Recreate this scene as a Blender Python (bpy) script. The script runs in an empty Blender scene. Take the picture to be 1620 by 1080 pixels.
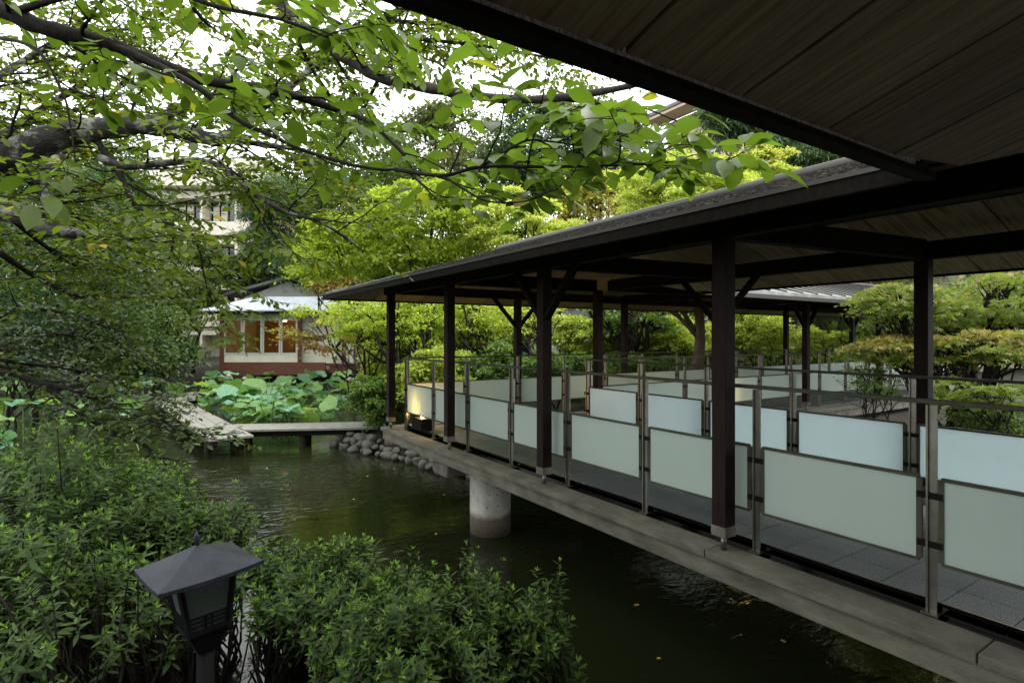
import bpy, math, random
import numpy as np
from mathutils import Vector, Matrix
S = bpy.context.scene
C = S.collection
# ------------------------------------------------------------------ camera, sky, sun
CAMZ = 2.5; F = 894.0; PX = 810.0; HY = 532.0; YAW = math.radians(33.2)
SN, CS = math.sin(YAW), math.cos(YAW)
cd = bpy.data.cameras.new('camera'); cam = bpy.data.objects.new('camera', cd); C.objects.link(cam)
cam.location = (0, 0, CAMZ); cam.rotation_euler = (math.pi/2, 0, -YAW)
cd.sensor_width = 36; cd.lens = 36*F/1620; cd.clip_start = .05; cd.clip_end = 3000
cd.shift_y = -(540-HY)/1620
S.camera = cam
W = bpy.data.worlds.new('World'); S.world = W; W.use_nodes = True
wn = W.node_tree; bg = wn.nodes['Background']
sky = wn.nodes.new('ShaderNodeTexSky'); sky.sky_type = 'NISHITA'; sky.sun_disc = False
sky.sun_elevation = math.radians(55); sky.sun_rotation = math.radians(120)
sky.dust_density = 3
wt = wn.nodes.new('ShaderNodeTexCoord'); wno = wn.nodes.new('ShaderNodeTexNoise'); wno.inputs['Scale'].default_value = 2.2; wno.inputs['Detail'].default_value = 5
wr = wn.nodes.new('ShaderNodeValToRGB'); wr.color_ramp.elements[0].position = .3; wr.color_ramp.elements[1].position = .75
wr.color_ramp.elements[0].color = (12.5, 12.9, 13.2, 1); wr.color_ramp.elements[1].color = (17.5, 17.6, 17.4, 1)
mx = wn.nodes.new('ShaderNodeMixRGB'); mx.inputs[0].default_value = .86
wn.links.new(wt.outputs['Generated'], wno.inputs['Vector']); wn.links.new(wno.outputs[0], wr.inputs[0])
wn.links.new(sky.outputs[0], mx.inputs[1]); wn.links.new(wr.outputs[0], mx.inputs[2]); wn.links.new(mx.outputs[0], bg.inputs[0])
bg.inputs[1].default_value = .12
sd = bpy.data.lights.new('sun', 'SUN'); sd.energy = 1.5; sd.angle = math.radians(18); sd.color = (1, .96, .88)
so = bpy.data.objects.new('sun', sd); C.objects.link(so)
so.rotation_euler = (math.radians(35), 0, math.radians(60))
S.view_settings.view_transform = 'Standard'; S.view_settings.look = 'None'
S.view_settings.exposure = 0.84; S.view_settings.gamma = 1
S.cycles.max_bounces = 10; S.cycles.diffuse_bounces = 5; S.cycles.transmission_bounces = 8; S.cycles.glossy_bounces = 4
S.cycles.sample_clamp_indirect = 6

def P(px, py, d):
    r = (px-PX)/F*d; z = (HY-py)/F*d
    return Vector((SN*d + CS*r, CS*d - SN*r, CAMZ+z))
def RD(r, d): return (SN*d+CS*r, CS*d-SN*r)
def PW(px, py, z):           # the point of the horizontal plane z that the picture shows there
    return P(px, py, (CAMZ-z)*F/(py-HY))
rnd = random.Random(7)
# ------------------------------------------------------------------ object helpers
WL = {}
def tag(o, label=None, cat=None, group=None, kind=None):
    if label: o['label'] = label
    if cat: o['category'] = cat
    if group: o['group'] = group
    if kind: o['kind'] = kind
    return o
def thing(name, label, cat, loc, group=None):
    o = bpy.data.objects.new(name, None); C.objects.link(o); o.location = loc; o.empty_display_size = .1
    WL[o] = Vector(loc); tag(o, label, cat, group); return o
def link(name, me, mat, parent=None, loc=None, bevel=0):
    o = bpy.data.objects.new(name, me); C.objects.link(o)
    if mat is not None: me.materials.append(mat)
    if parent is not None:
        o.parent = parent; WL[o] = WL[parent]
    else:
        o.location = loc if loc is not None else (0, 0, 0); WL[o] = Vector(o.location)
    if bevel:
        m = o.modifiers.new('bevel', 'BEVEL'); m.width = bevel; m.segments = 2; m.limit_method = 'ANGLE'
    return o
class MB:
    def __init__(s): s.v = []; s.f = []; s.sm = []
    def add(s, vs, fs, sm=False):
        n = len(s.v); s.v += [tuple(v) for v in vs]; s.f += [tuple(i+n for i in f) for f in fs]; s.sm += [sm]*len(fs); return s
    def box(s, x0, x1, y0, y1, z0, z1):
        return s.add([(x0,y0,z0),(x1,y0,z0),(x1,y1,z0),(x0,y1,z0),(x0,y0,z1),(x1,y0,z1),(x1,y1,z1),(x0,y1,z1)],
                     [(0,3,2,1),(4,5,6,7),(0,1,5,4),(1,2,6,5),(2,3,7,6),(3,0,4,7)])
    def hexa(s, b, t): return s.add(list(b)+list(t), [(0,3,2,1),(4,5,6,7),(0,1,5,4),(1,2,6,5),(2,3,7,6),(3,0,4,7)])
    def bar(s, a, b, w, h, up=(0,0,1)):
        a = Vector(a); b = Vector(b); d = (b-a).normalized(); u = Vector(up)
        sd_ = d.cross(u)
        if sd_.length < 1e-4: sd_ = Vector((1,0,0))
        sd_.normalize(); u = sd_.cross(d).normalized()
        q = [(-1,-1),(1,-1),(1,1),(-1,1)]
        vs = [p + sd_*(x*w/2) + u*(y*h/2) for p in (a, b) for x, y in q]
        return s.add(vs, [(3,2,1,0),(4,5,6,7),(0,1,5,4),(1,2,6,5),(2,3,7,6),(3,0,4,7)])
    def tube(s, pts, rad, n=7, cap=True):
        pts = [Vector(p) for p in pts]; vs = []; fs = []; prev = None
        for i, p in enumerate(pts):
            d = (pts[min(i+1, len(pts)-1)] - pts[max(i-1, 0)])
            if d.length < 1e-9: d = Vector((0,0,1))
            d.normalize()
            if prev is None:
                prev = d.cross(Vector((0,0,1)))
                if prev.length < .05: prev = d.cross(Vector((1,0,0)))
            u = (prev - d*prev.dot(d)).normalized(); prev = u; w = d.cross(u)
            r = rad[i] if hasattr(rad, '__len__') else rad
            for k in range(n):
                a = 2*math.pi*k/n; vs.append(p + (u*math.cos(a)+w*math.sin(a))*r)
        for i in range(len(pts)-1):
            for k in range(n):
                fs.append((i*n+k, i*n+(k+1)%n, (i+1)*n+(k+1)%n, (i+1)*n+k))
        if cap: fs.append(tuple(range(n-1, -1, -1))); fs.append(tuple((len(pts)-1)*n+k for k in range(n)))
        return s.add(vs, fs, True)
    def build(s, name, mat, parent=None, loc=None, bevel=0):
        o0 = WL[parent] if parent is not None else (Vector(loc) if loc is not None else Vector((0,0,0)))
        me = bpy.data.meshes.new(name)
        me.from_pydata([(v[0]-o0[0], v[1]-o0[1], v[2]-o0[2]) for v in s.v], [], s.f)
        me.polygons.foreach_set('use_smooth', s.sm); me.update()
        return link(name, me, mat, parent, loc, bevel)
def npmesh(name, verts, faces_tpl, m, n, mat, parent=None, loc=None, smooth=True):
    """n copies of a template with m vertices and the faces faces_tpl; verts is (n*m, 3)"""
    o0 = np.array(WL[parent] if parent is not None else (loc if loc is not None else (0,0,0)))
    verts = (verts - o0).astype(np.float32)
    tot = np.array([len(f) for f in faces_tpl]); idx = np.concatenate([np.array(f) for f in faces_tpl])
    loops = (idx[None, :] + (np.arange(n)*m)[:, None]).ravel()
    totals = np.tile(tot, n); starts = np.concatenate([[0], np.cumsum(totals)[:-1]])
    me = bpy.data.meshes.new(name)
    me.vertices.add(len(verts)); me.vertices.foreach_set('co', verts.ravel())
    me.loops.add(len(loops)); me.loops.foreach_set('vertex_index', loops.astype(np.int32))
    me.polygons.add(len(totals)); me.polygons.foreach_set('loop_start', starts.astype(np.int32))
    me.polygons.foreach_set('loop_total', totals.astype(np.int32))
    me.update(calc_edges=True); me.polygons.foreach_set('use_smooth', np.full(len(totals), smooth))
    return link(name, me, mat, parent, loc)
# leaf templates: x along the leaf, y across, z normal
def leaf_tpl(wid, fold=.12, droop=.18):
    xs = [0, .22, .5, .78, 1]; hw = [0, .36*wid, .5*wid, .31*wid, 0]
    mid = [(x, 0, -droop*x*x) for x in xs]
    L = [(xs[i], hw[i], fold*hw[i]*2-droop*xs[i]**2) for i in (1,2,3)]
    R = [(xs[i], -hw[i], fold*hw[i]*2-droop*xs[i]**2) for i in (1,2,3)]
    v = mid+L+R
    f = [(0,1,5),(1,2,6,5),(2,3,7,6),(3,4,7),(0,8,1),(1,8,9,2),(2,9,10,3),(3,10,4)]
    return np.array(v), f
def oval_tpl(wid, fold=.10, droop=.15):
    xs = [0, .09, .24, .45, .66, .83, .94, 1]; hw = [0, .17*wid, .38*wid, .5*wid, .44*wid, .26*wid, .09*wid, 0]
    z = [-droop*x*x for x in xs]; k = len(xs)
    v = [(xs[i], 0, z[i]) for i in range(k)]+[(xs[i], hw[i], z[i]+fold*hw[i]*2-.25*hw[i]**2) for i in range(1, k-1)]+[(xs[i], -hw[i], z[i]+fold*hw[i]*2-.25*hw[i]**2) for i in range(1, k-1)]
    Lf = lambda i: k+i-1
    Rt = lambda i: k+(k-2)+i-1
    f = [(0, 1, Lf(1)), (0, Rt(1), 1), (k-2, k-1, Lf(k-2)), (k-2, Rt(k-2), k-1)]
    for i in range(1, k-2): f += [(i, i+1, Lf(i+1), Lf(i)), (i, Rt(i), Rt(i+1), i+1)]
    return np.array(v), f
def rhomb_tpl(wid, fold=.1):
    return np.array([(0,0,0),(.45,wid/2,fold*.5),(1,0,-.1),(.45,-wid/2,fold*.5)]), [(0,3,2,1)]
def maple_tpl():
    v = [(0,0,0)]; n = 5; f = []
    for k in range(n):
        a = math.radians(-100+50*k); L = 1-.28*abs(k-2)/1.2*.6
        for da, l in ((-17, .42*L), (0, L), (17, .42*L)):
            v.append((l*math.cos(a+math.radians(da)), l*math.sin(a+math.radians(da)), -.22*l*l))
        b = 1+3*k; f.append((0, b, b+1, b+2))
    return np.array(v), f
def disc_tpl(n=12, wav=.12):
    v = [(0,0,-.12)]; f = []
    for k in range(n):
        a = 2*math.pi*k/n; v.append((.55*math.cos(a), .55*math.sin(a), .02))
    for k in range(n):
        a = 2*math.pi*k/n; r = 1+.05*math.sin(3*a+1); v.append((r*math.cos(a), r*math.sin(a), .05+wav*math.sin(4*a+.5)+.5*wav*math.sin(7*a)))
    for k in range(n):
        j = (k+1) % n; f.append((0, 1+k, 1+j)); f.append((1+k, 1+n+k, 1+n+j, 1+j))
    return np.array(v), f
def nrm(a): return a/np.maximum(np.linalg.norm(a, axis=1, keepdims=True), 1e-9)
def bake(tpl, pos, xd, nd, sc):
    pos = np.asarray(pos, float); xd = nrm(np.asarray(xd, float)); nd = np.asarray(nd, float)
    yd = nrm(np.cross(nd, xd)); zd = np.cross(xd, yd); sc = np.asarray(sc, float).reshape(-1, 1, 1)
    v = tpl[None, :, 0:1]*xd[:, None, :] + tpl[None, :, 1:2]*yd[:, None, :] + tpl[None, :, 2:3]*zd[:, None, :]
    return (v*sc + pos[:, None, :]).reshape(-1, 3)
def leaves(name, tpl, pos, xd, nd, sc, mat, parent, **k):
    t, f = tpl
    if len(pos) == 0: return None
    return npmesh(name, bake(t, pos, xd, nd, sc), f, len(t), len(pos), mat, parent, **k)
# ------------------------------------------------------------------ materials
def mat(name, col=(.5,.5,.5), rough=.6, metal=0, spec=.5):
    m = bpy.data.materials.new(name); m.use_nodes = True; b = m.node_tree.nodes['Principled BSDF']
    b.inputs['Base Color'].default_value = (*col, 1); b.inputs['Roughness'].default_value = rough
    b.inputs['Metallic'].default_value = metal; b.inputs['Specular IOR Level'].default_value = spec
    return m
def N(m, t, **kw):
    n = m.node_tree.nodes.new(t)
    for k, v in kw.items():
        if k in n.inputs: n.inputs[k].default_value = v
        else: setattr(n, k, v)
    return n
def L(m, a, b): m.node_tree.links.new(a, b)
def ramp(m, fac, stops):
    r = N(m, 'ShaderNodeValToRGB'); e = r.color_ramp.elements
    while len(e) < len(stops): e.new(.5)
    for i, (p, c) in enumerate(stops): e[i].position = p; e[i].color = (*c, 1)
    L(m, fac, r.inputs[0]); return r.outputs[0]
def noise_mat(name, stops, scale=5, rough=.7, stretch=(1,1,1), bump=.2, bscale=40, metal=0, detail=6, spec=.4, rot=(0,0,0)):
    m = mat(name, (1,1,1), rough, metal, spec); b = m.node_tree.nodes['Principled BSDF']
    tc = N(m, 'ShaderNodeTexCoord'); mp = N(m, 'ShaderNodeMapping'); mp.inputs['Scale'].default_value = stretch; mp.inputs['Rotation'].default_value = rot
    L(m, tc.outputs['Object'], mp.inputs[0])
    n1 = N(m, 'ShaderNodeTexNoise', Scale=scale, Detail=detail, Roughness=.65); L(m, mp.outputs[0], n1.inputs['Vector'])
    L(m, ramp(m, n1.outputs[0], stops), b.inputs['Base Color'])
    n2 = N(m, 'ShaderNodeTexNoise', Scale=bscale, Detail=3); L(m, mp.outputs[0], n2.inputs['Vector'])
    bp = N(m, 'ShaderNodeBump', Strength=bump, Distance=.02); L(m, n2.outputs[0], bp.inputs['Height']); L(m, bp.outputs[0], b.inputs['Normal'])
    return m
def leaf_mat(name, stops, trans=.45, rough=.45, spec=.4, vein=False, tcol=(1.25,1.35,.7)):
    m = mat(name, (1,1,1), rough, 0, spec); nt = m.node_tree; b = nt.nodes['Principled BSDF']; out = nt.nodes['Material Output']
    g = N(m, 'ShaderNodeNewGeometry'); c = ramp(m, g.outputs['Random Per Island'], stops)
    L(m, c, b.inputs['Base Color'])
    mul = N(m, 'ShaderNodeMixRGB', blend_type='MULTIPLY'); mul.inputs[0].default_value = 1; mul.inputs[2].default_value = (*tcol, 1); L(m, c, mul.inputs[1])
    t = N(m, 'ShaderNodeBsdfTranslucent'); L(m, mul.outputs[0], t.inputs[0])
    mix = N(m, 'ShaderNodeMixShader'); mix.inputs[0].default_value = trans
    L(m, b.outputs[0], mix.inputs[1]); L(m, t.outputs[0], mix.inputs[2]); L(m, mix.outputs[0], out.inputs[0])
    return m
def sc_(c, k): return tuple(x*k for x in c)
def leafset(name, base, var=.45, extra=None, **k):
    st = [(0, sc_(base, 1-var)), (.35, sc_(base, .85)), (.7, base), (.93, sc_(base, 1+var*.8))]
    if extra: st += [(.985, sc_(base, 1+var*.8)), (.99, extra)]
    return leaf_mat(name, st, **k)
M = {}
M['cherry'] = leafset('cherry_leaf', (.125,.175,.022), .4, (.42,.30,.03), trans=.5, rough=.38)
M['cherry_near'] = leafset('cherry_leaf_near', (.095,.15,.02), .3, (.32,.30,.03), trans=.5, rough=.35)
M['water_tree'] = leafset('overhanging_leaf', (.07,.115,.018), .5, (.30,.27,.04), trans=.4)
M['azalea'] = leafset('azalea_leaf', (.041,.078,.015), .5, trans=.25, rough=.5, spec=.22)
M['azalea_tip'] = leafset('azalea_tip', (.15,.27,.03), .35, trans=.4)
M['evergreen'] = leafset('evergreen_leaf', (.05,.10,.028), .5, trans=.3)
M['broad'] = leafset('broadleaf', (.10,.155,.035), .5, trans=.4)
M['bluegreen'] = leafset('blue_green_leaf', (.07,.115,.06), .4, trans=.3)
M['maple'] = leafset('maple_leaf', (.33,.41,.05), .4, trans=.6)
M['maple_y'] = leafset('yellow_maple_leaf', (.52,.57,.14), .25, (.5,.38,.10), trans=.5)
M['maple_o'] = leafset('orange_maple_leaf', (.48,.40,.13), .35, (.3,.35,.05), trans=.5)
M['maple_r'] = leafset('reddish_maple_leaf', (.24,.13,.05), .4, (.2,.25,.05), trans=.45)
M['maple_court'] = leafset('court_maple_leaf', (.16,.22,.03), .4, (.34,.20,.08), trans=.45)
M['maple_tip'] = leafset('court_maple_tip', (.33,.27,.07), .35, (.4,.2,.12), trans=.45)
M['pine'] = leafset('pine_needle', (.09,.16,.06), .4, trans=.25)
M['olive'] = leafset('olive_leaf', (.12,.14,.045), .5, (.2,.13,.05), trans=.3)
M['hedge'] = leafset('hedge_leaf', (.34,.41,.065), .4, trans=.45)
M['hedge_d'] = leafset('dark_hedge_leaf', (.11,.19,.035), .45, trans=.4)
M['fern'] = leafset('bank_leaf', (.12,.20,.035), .4, trans=.45)
M['lotus'] = leaf_mat('lotus_leaf', [(0,(.11,.24,.08)),(.5,(.17,.32,.11)),(1,(.24,.38,.15))], trans=.3, rough=.5, spec=.3)
M['lotus_b'] = leaf_mat('lotus_leaf_blue', [(0,(.13,.28,.18)),(1,(.2,.38,.25))], trans=.25, rough=.45, spec=.4)
M['lotus_y'] = leaf_mat('lotus_leaf_yellow', [(0,(.24,.38,.05)),(1,(.32,.42,.06))], trans=.45)
for key in ('lotus','lotus_b','lotus_y'):
    m = M[key]; b = m.node_tree.nodes['Principled BSDF']; lk = b.inputs['Base Color'].links[0].from_socket
    tc = N(m,'ShaderNodeTexCoord'); sx = N(m,'ShaderNodeSeparateXYZ'); L(m, tc.outputs['Object'], sx.inputs[0])
    at_ = N(m,'ShaderNodeMath',operation='ARCTAN2'); L(m,sx.outputs[0],at_.inputs[0]); L(m,sx.outputs[1],at_.inputs[1])
    ml = N(m,'ShaderNodeMath',operation='MULTIPLY'); L(m,at_.outputs[0],ml.inputs[0]); ml.inputs[1].default_value = 18
    co = N(m,'ShaderNodeMath',operation='COSINE'); L(m,ml.outputs[0],co.inputs[0])
    c = ramp(m, co.outputs[0], [(.0,(.82,.84,.82)),(.75,(1,1,1)),(.97,(1.25,1.22,1.1))])
    oi = N(m,'ShaderNodeObjectInfo'); c3 = ramp(m, oi.outputs['Random'], [(0,(.6,.7,.6)),(.5,(1,1,1)),(1,(1.3,1.2,1.1))])
    mu = N(m,'ShaderNodeMixRGB',blend_type='MULTIPLY'); mu.inputs[0].default_value = 1; L(m,lk,mu.inputs[1]); L(m,c,mu.inputs[2])
    m2 = N(m,'ShaderNodeMixRGB',blend_type='MULTIPLY'); m2.inputs[0].default_value = 1; L(m,mu.outputs[0],m2.inputs[1]); L(m,c3,m2.inputs[2]); L(m,m2.outputs[0],b.inputs['Base Color'])
M['stem'] = mat('green_stem', (.08,.13,.03), .6)
M['petal'] = mat('petal', (.8,.6,.62), .5)
M['yellow_leaf'] = mat('fallen_leaf', (.45,.32,.06), .6)
M['bark'] = noise_mat('bark', [(.3,(.012,.010,.008)),(.62,(.04,.034,.027)),(.8,(.09,.085,.07))], 9, .9, (1,1,.4), .6, 60)
M['bark_dark'] = noise_mat('dark_bark', [(.3,(.008,.007,.006)),(.75,(.03,.026,.02))], 12, .9, (1,1,.5), .5, 60, spec=.15)
M['bark_lichen'] = noise_mat('lichen_bark', [(.40,(.014,.012,.010)),(.52,(.03,.027,.023)),(.57,(.13,.135,.12)),(.72,(.20,.21,.18))], 6, .9, (1,1,1), .8, 45)
M['bark_light'] = noise_mat('pale_bark', [(.3,(.07,.055,.04)),(.7,(.16,.13,.10))], 9, .9, (1,1,.4), .6, 50)
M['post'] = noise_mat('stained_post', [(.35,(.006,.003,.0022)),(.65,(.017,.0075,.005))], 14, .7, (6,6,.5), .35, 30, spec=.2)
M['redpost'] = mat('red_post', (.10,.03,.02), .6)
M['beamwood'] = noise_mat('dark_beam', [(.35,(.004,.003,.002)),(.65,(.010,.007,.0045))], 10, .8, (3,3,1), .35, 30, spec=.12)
M['ceil_x'] = noise_mat('ceiling_board_x', [(.3,(.10,.062,.032)),(.48,(.24,.195,.12)),(.7,(.36,.31,.20))], 3.2, .75, (.7,14,.7), .35, 14, detail=8)
M['ceil_y'] = noise_mat('ceiling_board_y', [(.3,(.10,.062,.032)),(.48,(.24,.195,.12)),(.7,(.36,.31,.20))], 3.2, .75, (14,.7,.7), .35, 14, detail=8)
M['shingle'] = noise_mat('weathered_shingle', [(.36,(.008,.007,.006)),(.5,(.022,.019,.015)),(.62,(.06,.052,.04)),(.74,(.12,.075,.045))], 26, .9, (1,1,1), .9, 30, detail=3)
M['edge'] = mat('roof_edge_metal', (.045,.043,.038), .5, .4)
M['concrete'] = noise_mat('concrete', [(.3,(.065,.062,.045)),(.5,(.125,.12,.09)),(.75,(.20,.19,.145))], 3, .85, (1,1,3), .35, 60, detail=9)
M['concrete_d'] = noise_mat('stained_concrete', [(.3,(.055,.05,.04)),(.52,(.14,.13,.105)),(.75,(.21,.2,.165))], 6, .9, (1.5,1.5,.5), .35, 50, detail=9)
M['steel'] = noise_mat('stainless_steel', [(.3,(.15,.145,.12)),(.7,(.25,.24,.205))], 8, .38, (1,1,1), .05, 80, metal=.9)
M['railtop'] = noise_mat('handrail_metal', [(.3,(.035,.036,.024)),(.7,(.075,.075,.05))], 6, .7, (1,1,1), .05, 80, metal=0, spec=.2)
M['black'] = mat('black_metal', (.007,.007,.008), .7, 0, .08)
M['lantern'] = noise_mat('lantern_metal', [(.3,(.010,.012,.017)),(.6,(.024,.028,.038)),(.8,(.05,.052,.055))], 9, .5, (1,1,1), .2, 90, metal=.3)
M['glass_strip'] = mat('polished_strip', (.03,.03,.028), .08, 1)
M['tileroof'] = noise_mat('grey_tile', [(.3,(.10,.10,.10)),(.7,(.2,.2,.2))], 8, .7)
M['metalroof'] = noise_mat('blue_grey_roof', [(.3,(.33,.37,.41)),(.7,(.46,.50,.54))], 3, .4, (1,1,1), .05, 30, metal=.2)
M['seamroof'] = noise_mat('seamed_roof', [(.3,(.16,.165,.16)),(.7,(.34,.35,.34))], 5, .45, (1,4,1), .1, 30, metal=.3)
M['plaster'] = noise_mat('cream_plaster', [(.3,(.60,.57,.46)),(.7,(.70,.67,.56))], 2, .9)
M['plaster2'] = noise_mat('hotel_plaster', [(.3,(.66,.61,.50)),(.7,(.76,.71,.60))], 1, .9)
M['pinkwall'] = noise_mat('beige_wall', [(.3,(.52,.42,.31)),(.7,(.64,.53,.41))], 1, .9)
M['greywall'] = noise_mat('grey_wall', [(.3,(.30,.30,.28)),(.7,(.42,.42,.40))], 2, .9)
M['redwood'] = noise_mat('red_brown_board', [(.3,(.06,.02,.012)),(.6,(.15,.055,.03)),(.8,(.24,.12,.07))], 5, .6, (.5,.5,6), .2, 20)
M['plank'] = noise_mat('bleached_plank', [(.3,(.13,.125,.105)),(.6,(.23,.225,.195)),(.8,(.32,.31,.275))], 7, .8, (1,1,1), .3, 40, detail=8)
M['stone'] = noise_mat('river_stone', [(.3,(.035,.035,.028)),(.6,(.10,.098,.08)),(.8,(.20,.195,.165))], 5, .75, (1,1,1), .4, 30)
M['window'] = mat('dark_window', (.03,.035,.035), .06, 0, .8)
M['pale_frame'] = mat('pale_frame', (.55,.56,.50), .4, .3)
M['soil'] = noise_mat('dark_soil', [(.35,(.012,.011,.008)),(.55,(.035,.032,.02)),(.75,(.05,.07,.02))], 2.5, 1, (1,1,1), 1, 20, detail=9)
M['paper'] = mat('notice_paper', (.55,.55,.5), .8)
M['ink'] = mat('ink', (.05,.05,.05), .8)
def emit(name, col, s):
    m = mat(name, (.02,.02,.02)); b = m.node_tree.nodes['Principled BSDF']
    b.inputs['Emission Color'].default_value = (*col, 1); b.inputs['Emission Strength'].default_value = s; return m
M['glow'] = emit('lamp_glow', (1,.55,.17), 95)
M['bulb'] = emit('interior_lamp', (1,.62,.28), 14)
# granite tiles of the deck
m = mat('granite_tile', (1,1,1), .42, 0, .5); b = m.node_tree.nodes['Principled BSDF']
tc = N(m, 'ShaderNodeTexCoord'); n1 = N(m, 'ShaderNodeTexNoise', Scale=130, Detail=2); L(m, tc.outputs['Object'], n1.inputs[0])
n2 = N(m, 'ShaderNodeTexNoise', Scale=2.5, Detail=4); L(m, tc.outputs['Object'], n2.inputs[0])
c1 = ramp(m, n1.outputs[0], [(.35,(.045,.05,.054)),(.5,(.115,.125,.132)),(.68,(.26,.275,.285))]); c2 = ramp(m, n2.outputs[0], [(.3,(.75,.75,.75)),(.7,(1.1,1.1,1.05))])
mu = N(m, 'ShaderNodeMixRGB', blend_type='MULTIPLY'); mu.inputs[0].default_value = 1; L(m, c1, mu.inputs[1]); L(m, c2, mu.inputs[2]); L(m, mu.outputs[0], b.inputs['Base Color'])
bp = N(m, 'ShaderNodeBump', Strength=.5, Distance=.004); L(m, n1.outputs[0], bp.inputs['Height']); L(m, bp.outputs[0], b.inputs['Normal'])
M['tile'] = m
# frosted acrylic panels
def frosted(name, col, tr):
    m = mat(name, col, .32, 0, .35); nt = m.node_tree; b = nt.nodes['Principled BSDF']; out = nt.nodes['Material Output']
    tc = N(m, 'ShaderNodeTexCoord'); n = N(m, 'ShaderNodeTexNoise', Scale=3, Detail=6); L(m, tc.outputs['Object'], n.inputs[0])
    c = ramp(m, n.outputs[0], [(.3, sc_(col,.93)), (.7, col)]); L(m, c, b.inputs['Base Color'])
    n3 = N(m, 'ShaderNodeTexNoise', Scale=220, Detail=1); L(m, tc.outputs['Object'], n3.inputs[0])
    bp = N(m, 'ShaderNodeBump', Strength=.12, Distance=.002); L(m, n3.outputs[0], bp.inputs['Height']); L(m, bp.outputs[0], b.inputs['Normal'])
    t = N(m, 'ShaderNodeBsdfTranslucent'); t.inputs[0].default_value = (*tr, 1)
    mix = N(m, 'ShaderNodeMixShader'); mix.inputs[0].default_value = .5
    L(m, b.outputs[0], mix.inputs[1]); L(m, t.outputs[0], mix.inputs[2]); L(m, mix.outputs[0], out.inputs[0]); return m
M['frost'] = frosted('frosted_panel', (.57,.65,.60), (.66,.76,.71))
M['frost_backlit'] = frosted('frosted_panel_backlit_tint', (.78,.93,.98), (.90,1.0,1.0))  # same acrylic; courtyard light from behind is painted into a paler tint
M['lantern_glass'] = frosted('lantern_glass', (.14,.17,.16), (.22,.26,.24))
# water
m = mat('pond_water', (.013,.016,.006), .035, 0, .5); b = m.node_tree.nodes['Principled BSDF']; b.inputs['IOR'].default_value = 1.33
tc = N(m, 'ShaderNodeTexCoord'); mp = N(m, 'ShaderNodeMapping'); mp.inputs['Scale'].default_value = (1, 1.9, 1); mp.inputs['Rotation'].default_value = (0,0,-YAW); L(m, tc.outputs['Object'], mp.inputs[0])
n1 = N(m, 'ShaderNodeTexNoise', Scale=4.5, Detail=3, Distortion=.6); n2 = N(m, 'ShaderNodeTexNoise', Scale=.45, Detail=2)
L(m, mp.outputs[0], n1.inputs[0]); L(m, mp.outputs[0], n2.inputs[0])
pw = N(m, 'ShaderNodeMath', operation='MULTIPLY'); L(m, n1.outputs[0], pw.inputs[0])
rr = ramp(m, n2.outputs[0], [(.38,(.15,.15,.15)),(.62,(1,1,1))]); L(m, rr, pw.inputs[1])
bp = N(m, 'ShaderNodeBump', Strength=.6, Distance=.026); L(m, pw.outputs[0], bp.inputs['Height']); L(m, bp.outputs[0], b.inputs['Normal'])
M['water'] = m
# ------------------------------------------------------------------ ground and water
POND = [RD(*p) for p in [(-30,7),(-22,6.5),(-12,4.5),(-6,3.4),(-2,3.0),(.9,2.7)]] + [(1.2,-.2),(5.9,-.2),(6.0,3),(5.9,6.6)] + \
       [RD(*p) for p in [(-.2,9.9),(-1.45,10.8),(-2.8,12.1),(-3.9,13),(-4.4,16),(-5.4,20),(-5.9,24.3),(-8,24.8),(-11,25.6),(-14,26.4),(-22,26),(-34,24)]]
PA = np.array(POND)
def pond_sd(x, y):
    d = np.full(x.shape, 1e9); ins = np.zeros(x.shape, bool); n = len(PA)
    for i in range(n):
        a = PA[i]; b_ = PA[(i+1) % n]; e = b_-a; wx = x-a[0]; wy = y-a[1]
        t = np.clip((wx*e[0]+wy*e[1])/(e@e), 0, 1); d = np.minimum(d, np.hypot(wx-t*e[0], wy-t*e[1]))
        c = (a[1] <= y) != (b_[1] <= y)
        with np.errstate(divide='ignore', invalid='ignore'):
            xi = a[0]+(y-a[1])/(e[1] if e[1] else 1e-9)*e[0]
        ins ^= c & (x < xi)
    return np.where(ins, -d, d)
def ground_z(x, y):
    x = np.asarray(x, float); y = np.asarray(y, float); s = pond_sd(x, y)
    z = np.where(s > 0, .12+.5*(1-np.exp(-s/.7))+.012*np.clip(s, 0, 60), .1+np.clip(s*1.4, -1.1, 0))
    return z + .05*np.sin(x*1.7)*np.cos(y*1.3)*(s > .3)
ax = np.concatenate([[-1500,-400,-120,-60], np.arange(-42, 42, .45), [60,120,400,1500]])
gx, gy = np.meshgrid(ax, ax+0, indexing='ij'); gz = ground_z(gx, gy); n_ = len(ax)
gv = np.stack([gx.ravel(), gy.ravel(), gz.ravel()], 1); ii = np.arange(n_*n_).reshape(n_, n_)
q = np.stack([ii[:-1,:-1], ii[1:,:-1], ii[1:,1:], ii[:-1,1:]], -1).reshape(-1, 4)
me = bpy.data.meshes.new('ground'); me.from_pydata(gv.tolist(), [], q.tolist()); me.update()
me.polygons.foreach_set('use_smooth', [True]*len(me.polygons))
tag(link('ground', me, M['soil']), kind='structure')
tag(MB().add([(-60,-8,0),(40,-8,0),(40,60,0),(-60,60,0)], [(0,1,2,3)]).build('pond_water', M['water'], loc=(0,0,0)), kind='structure')
def gz1(x, y): return float(ground_z(np.array([x]), np.array([y]))[0])
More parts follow.
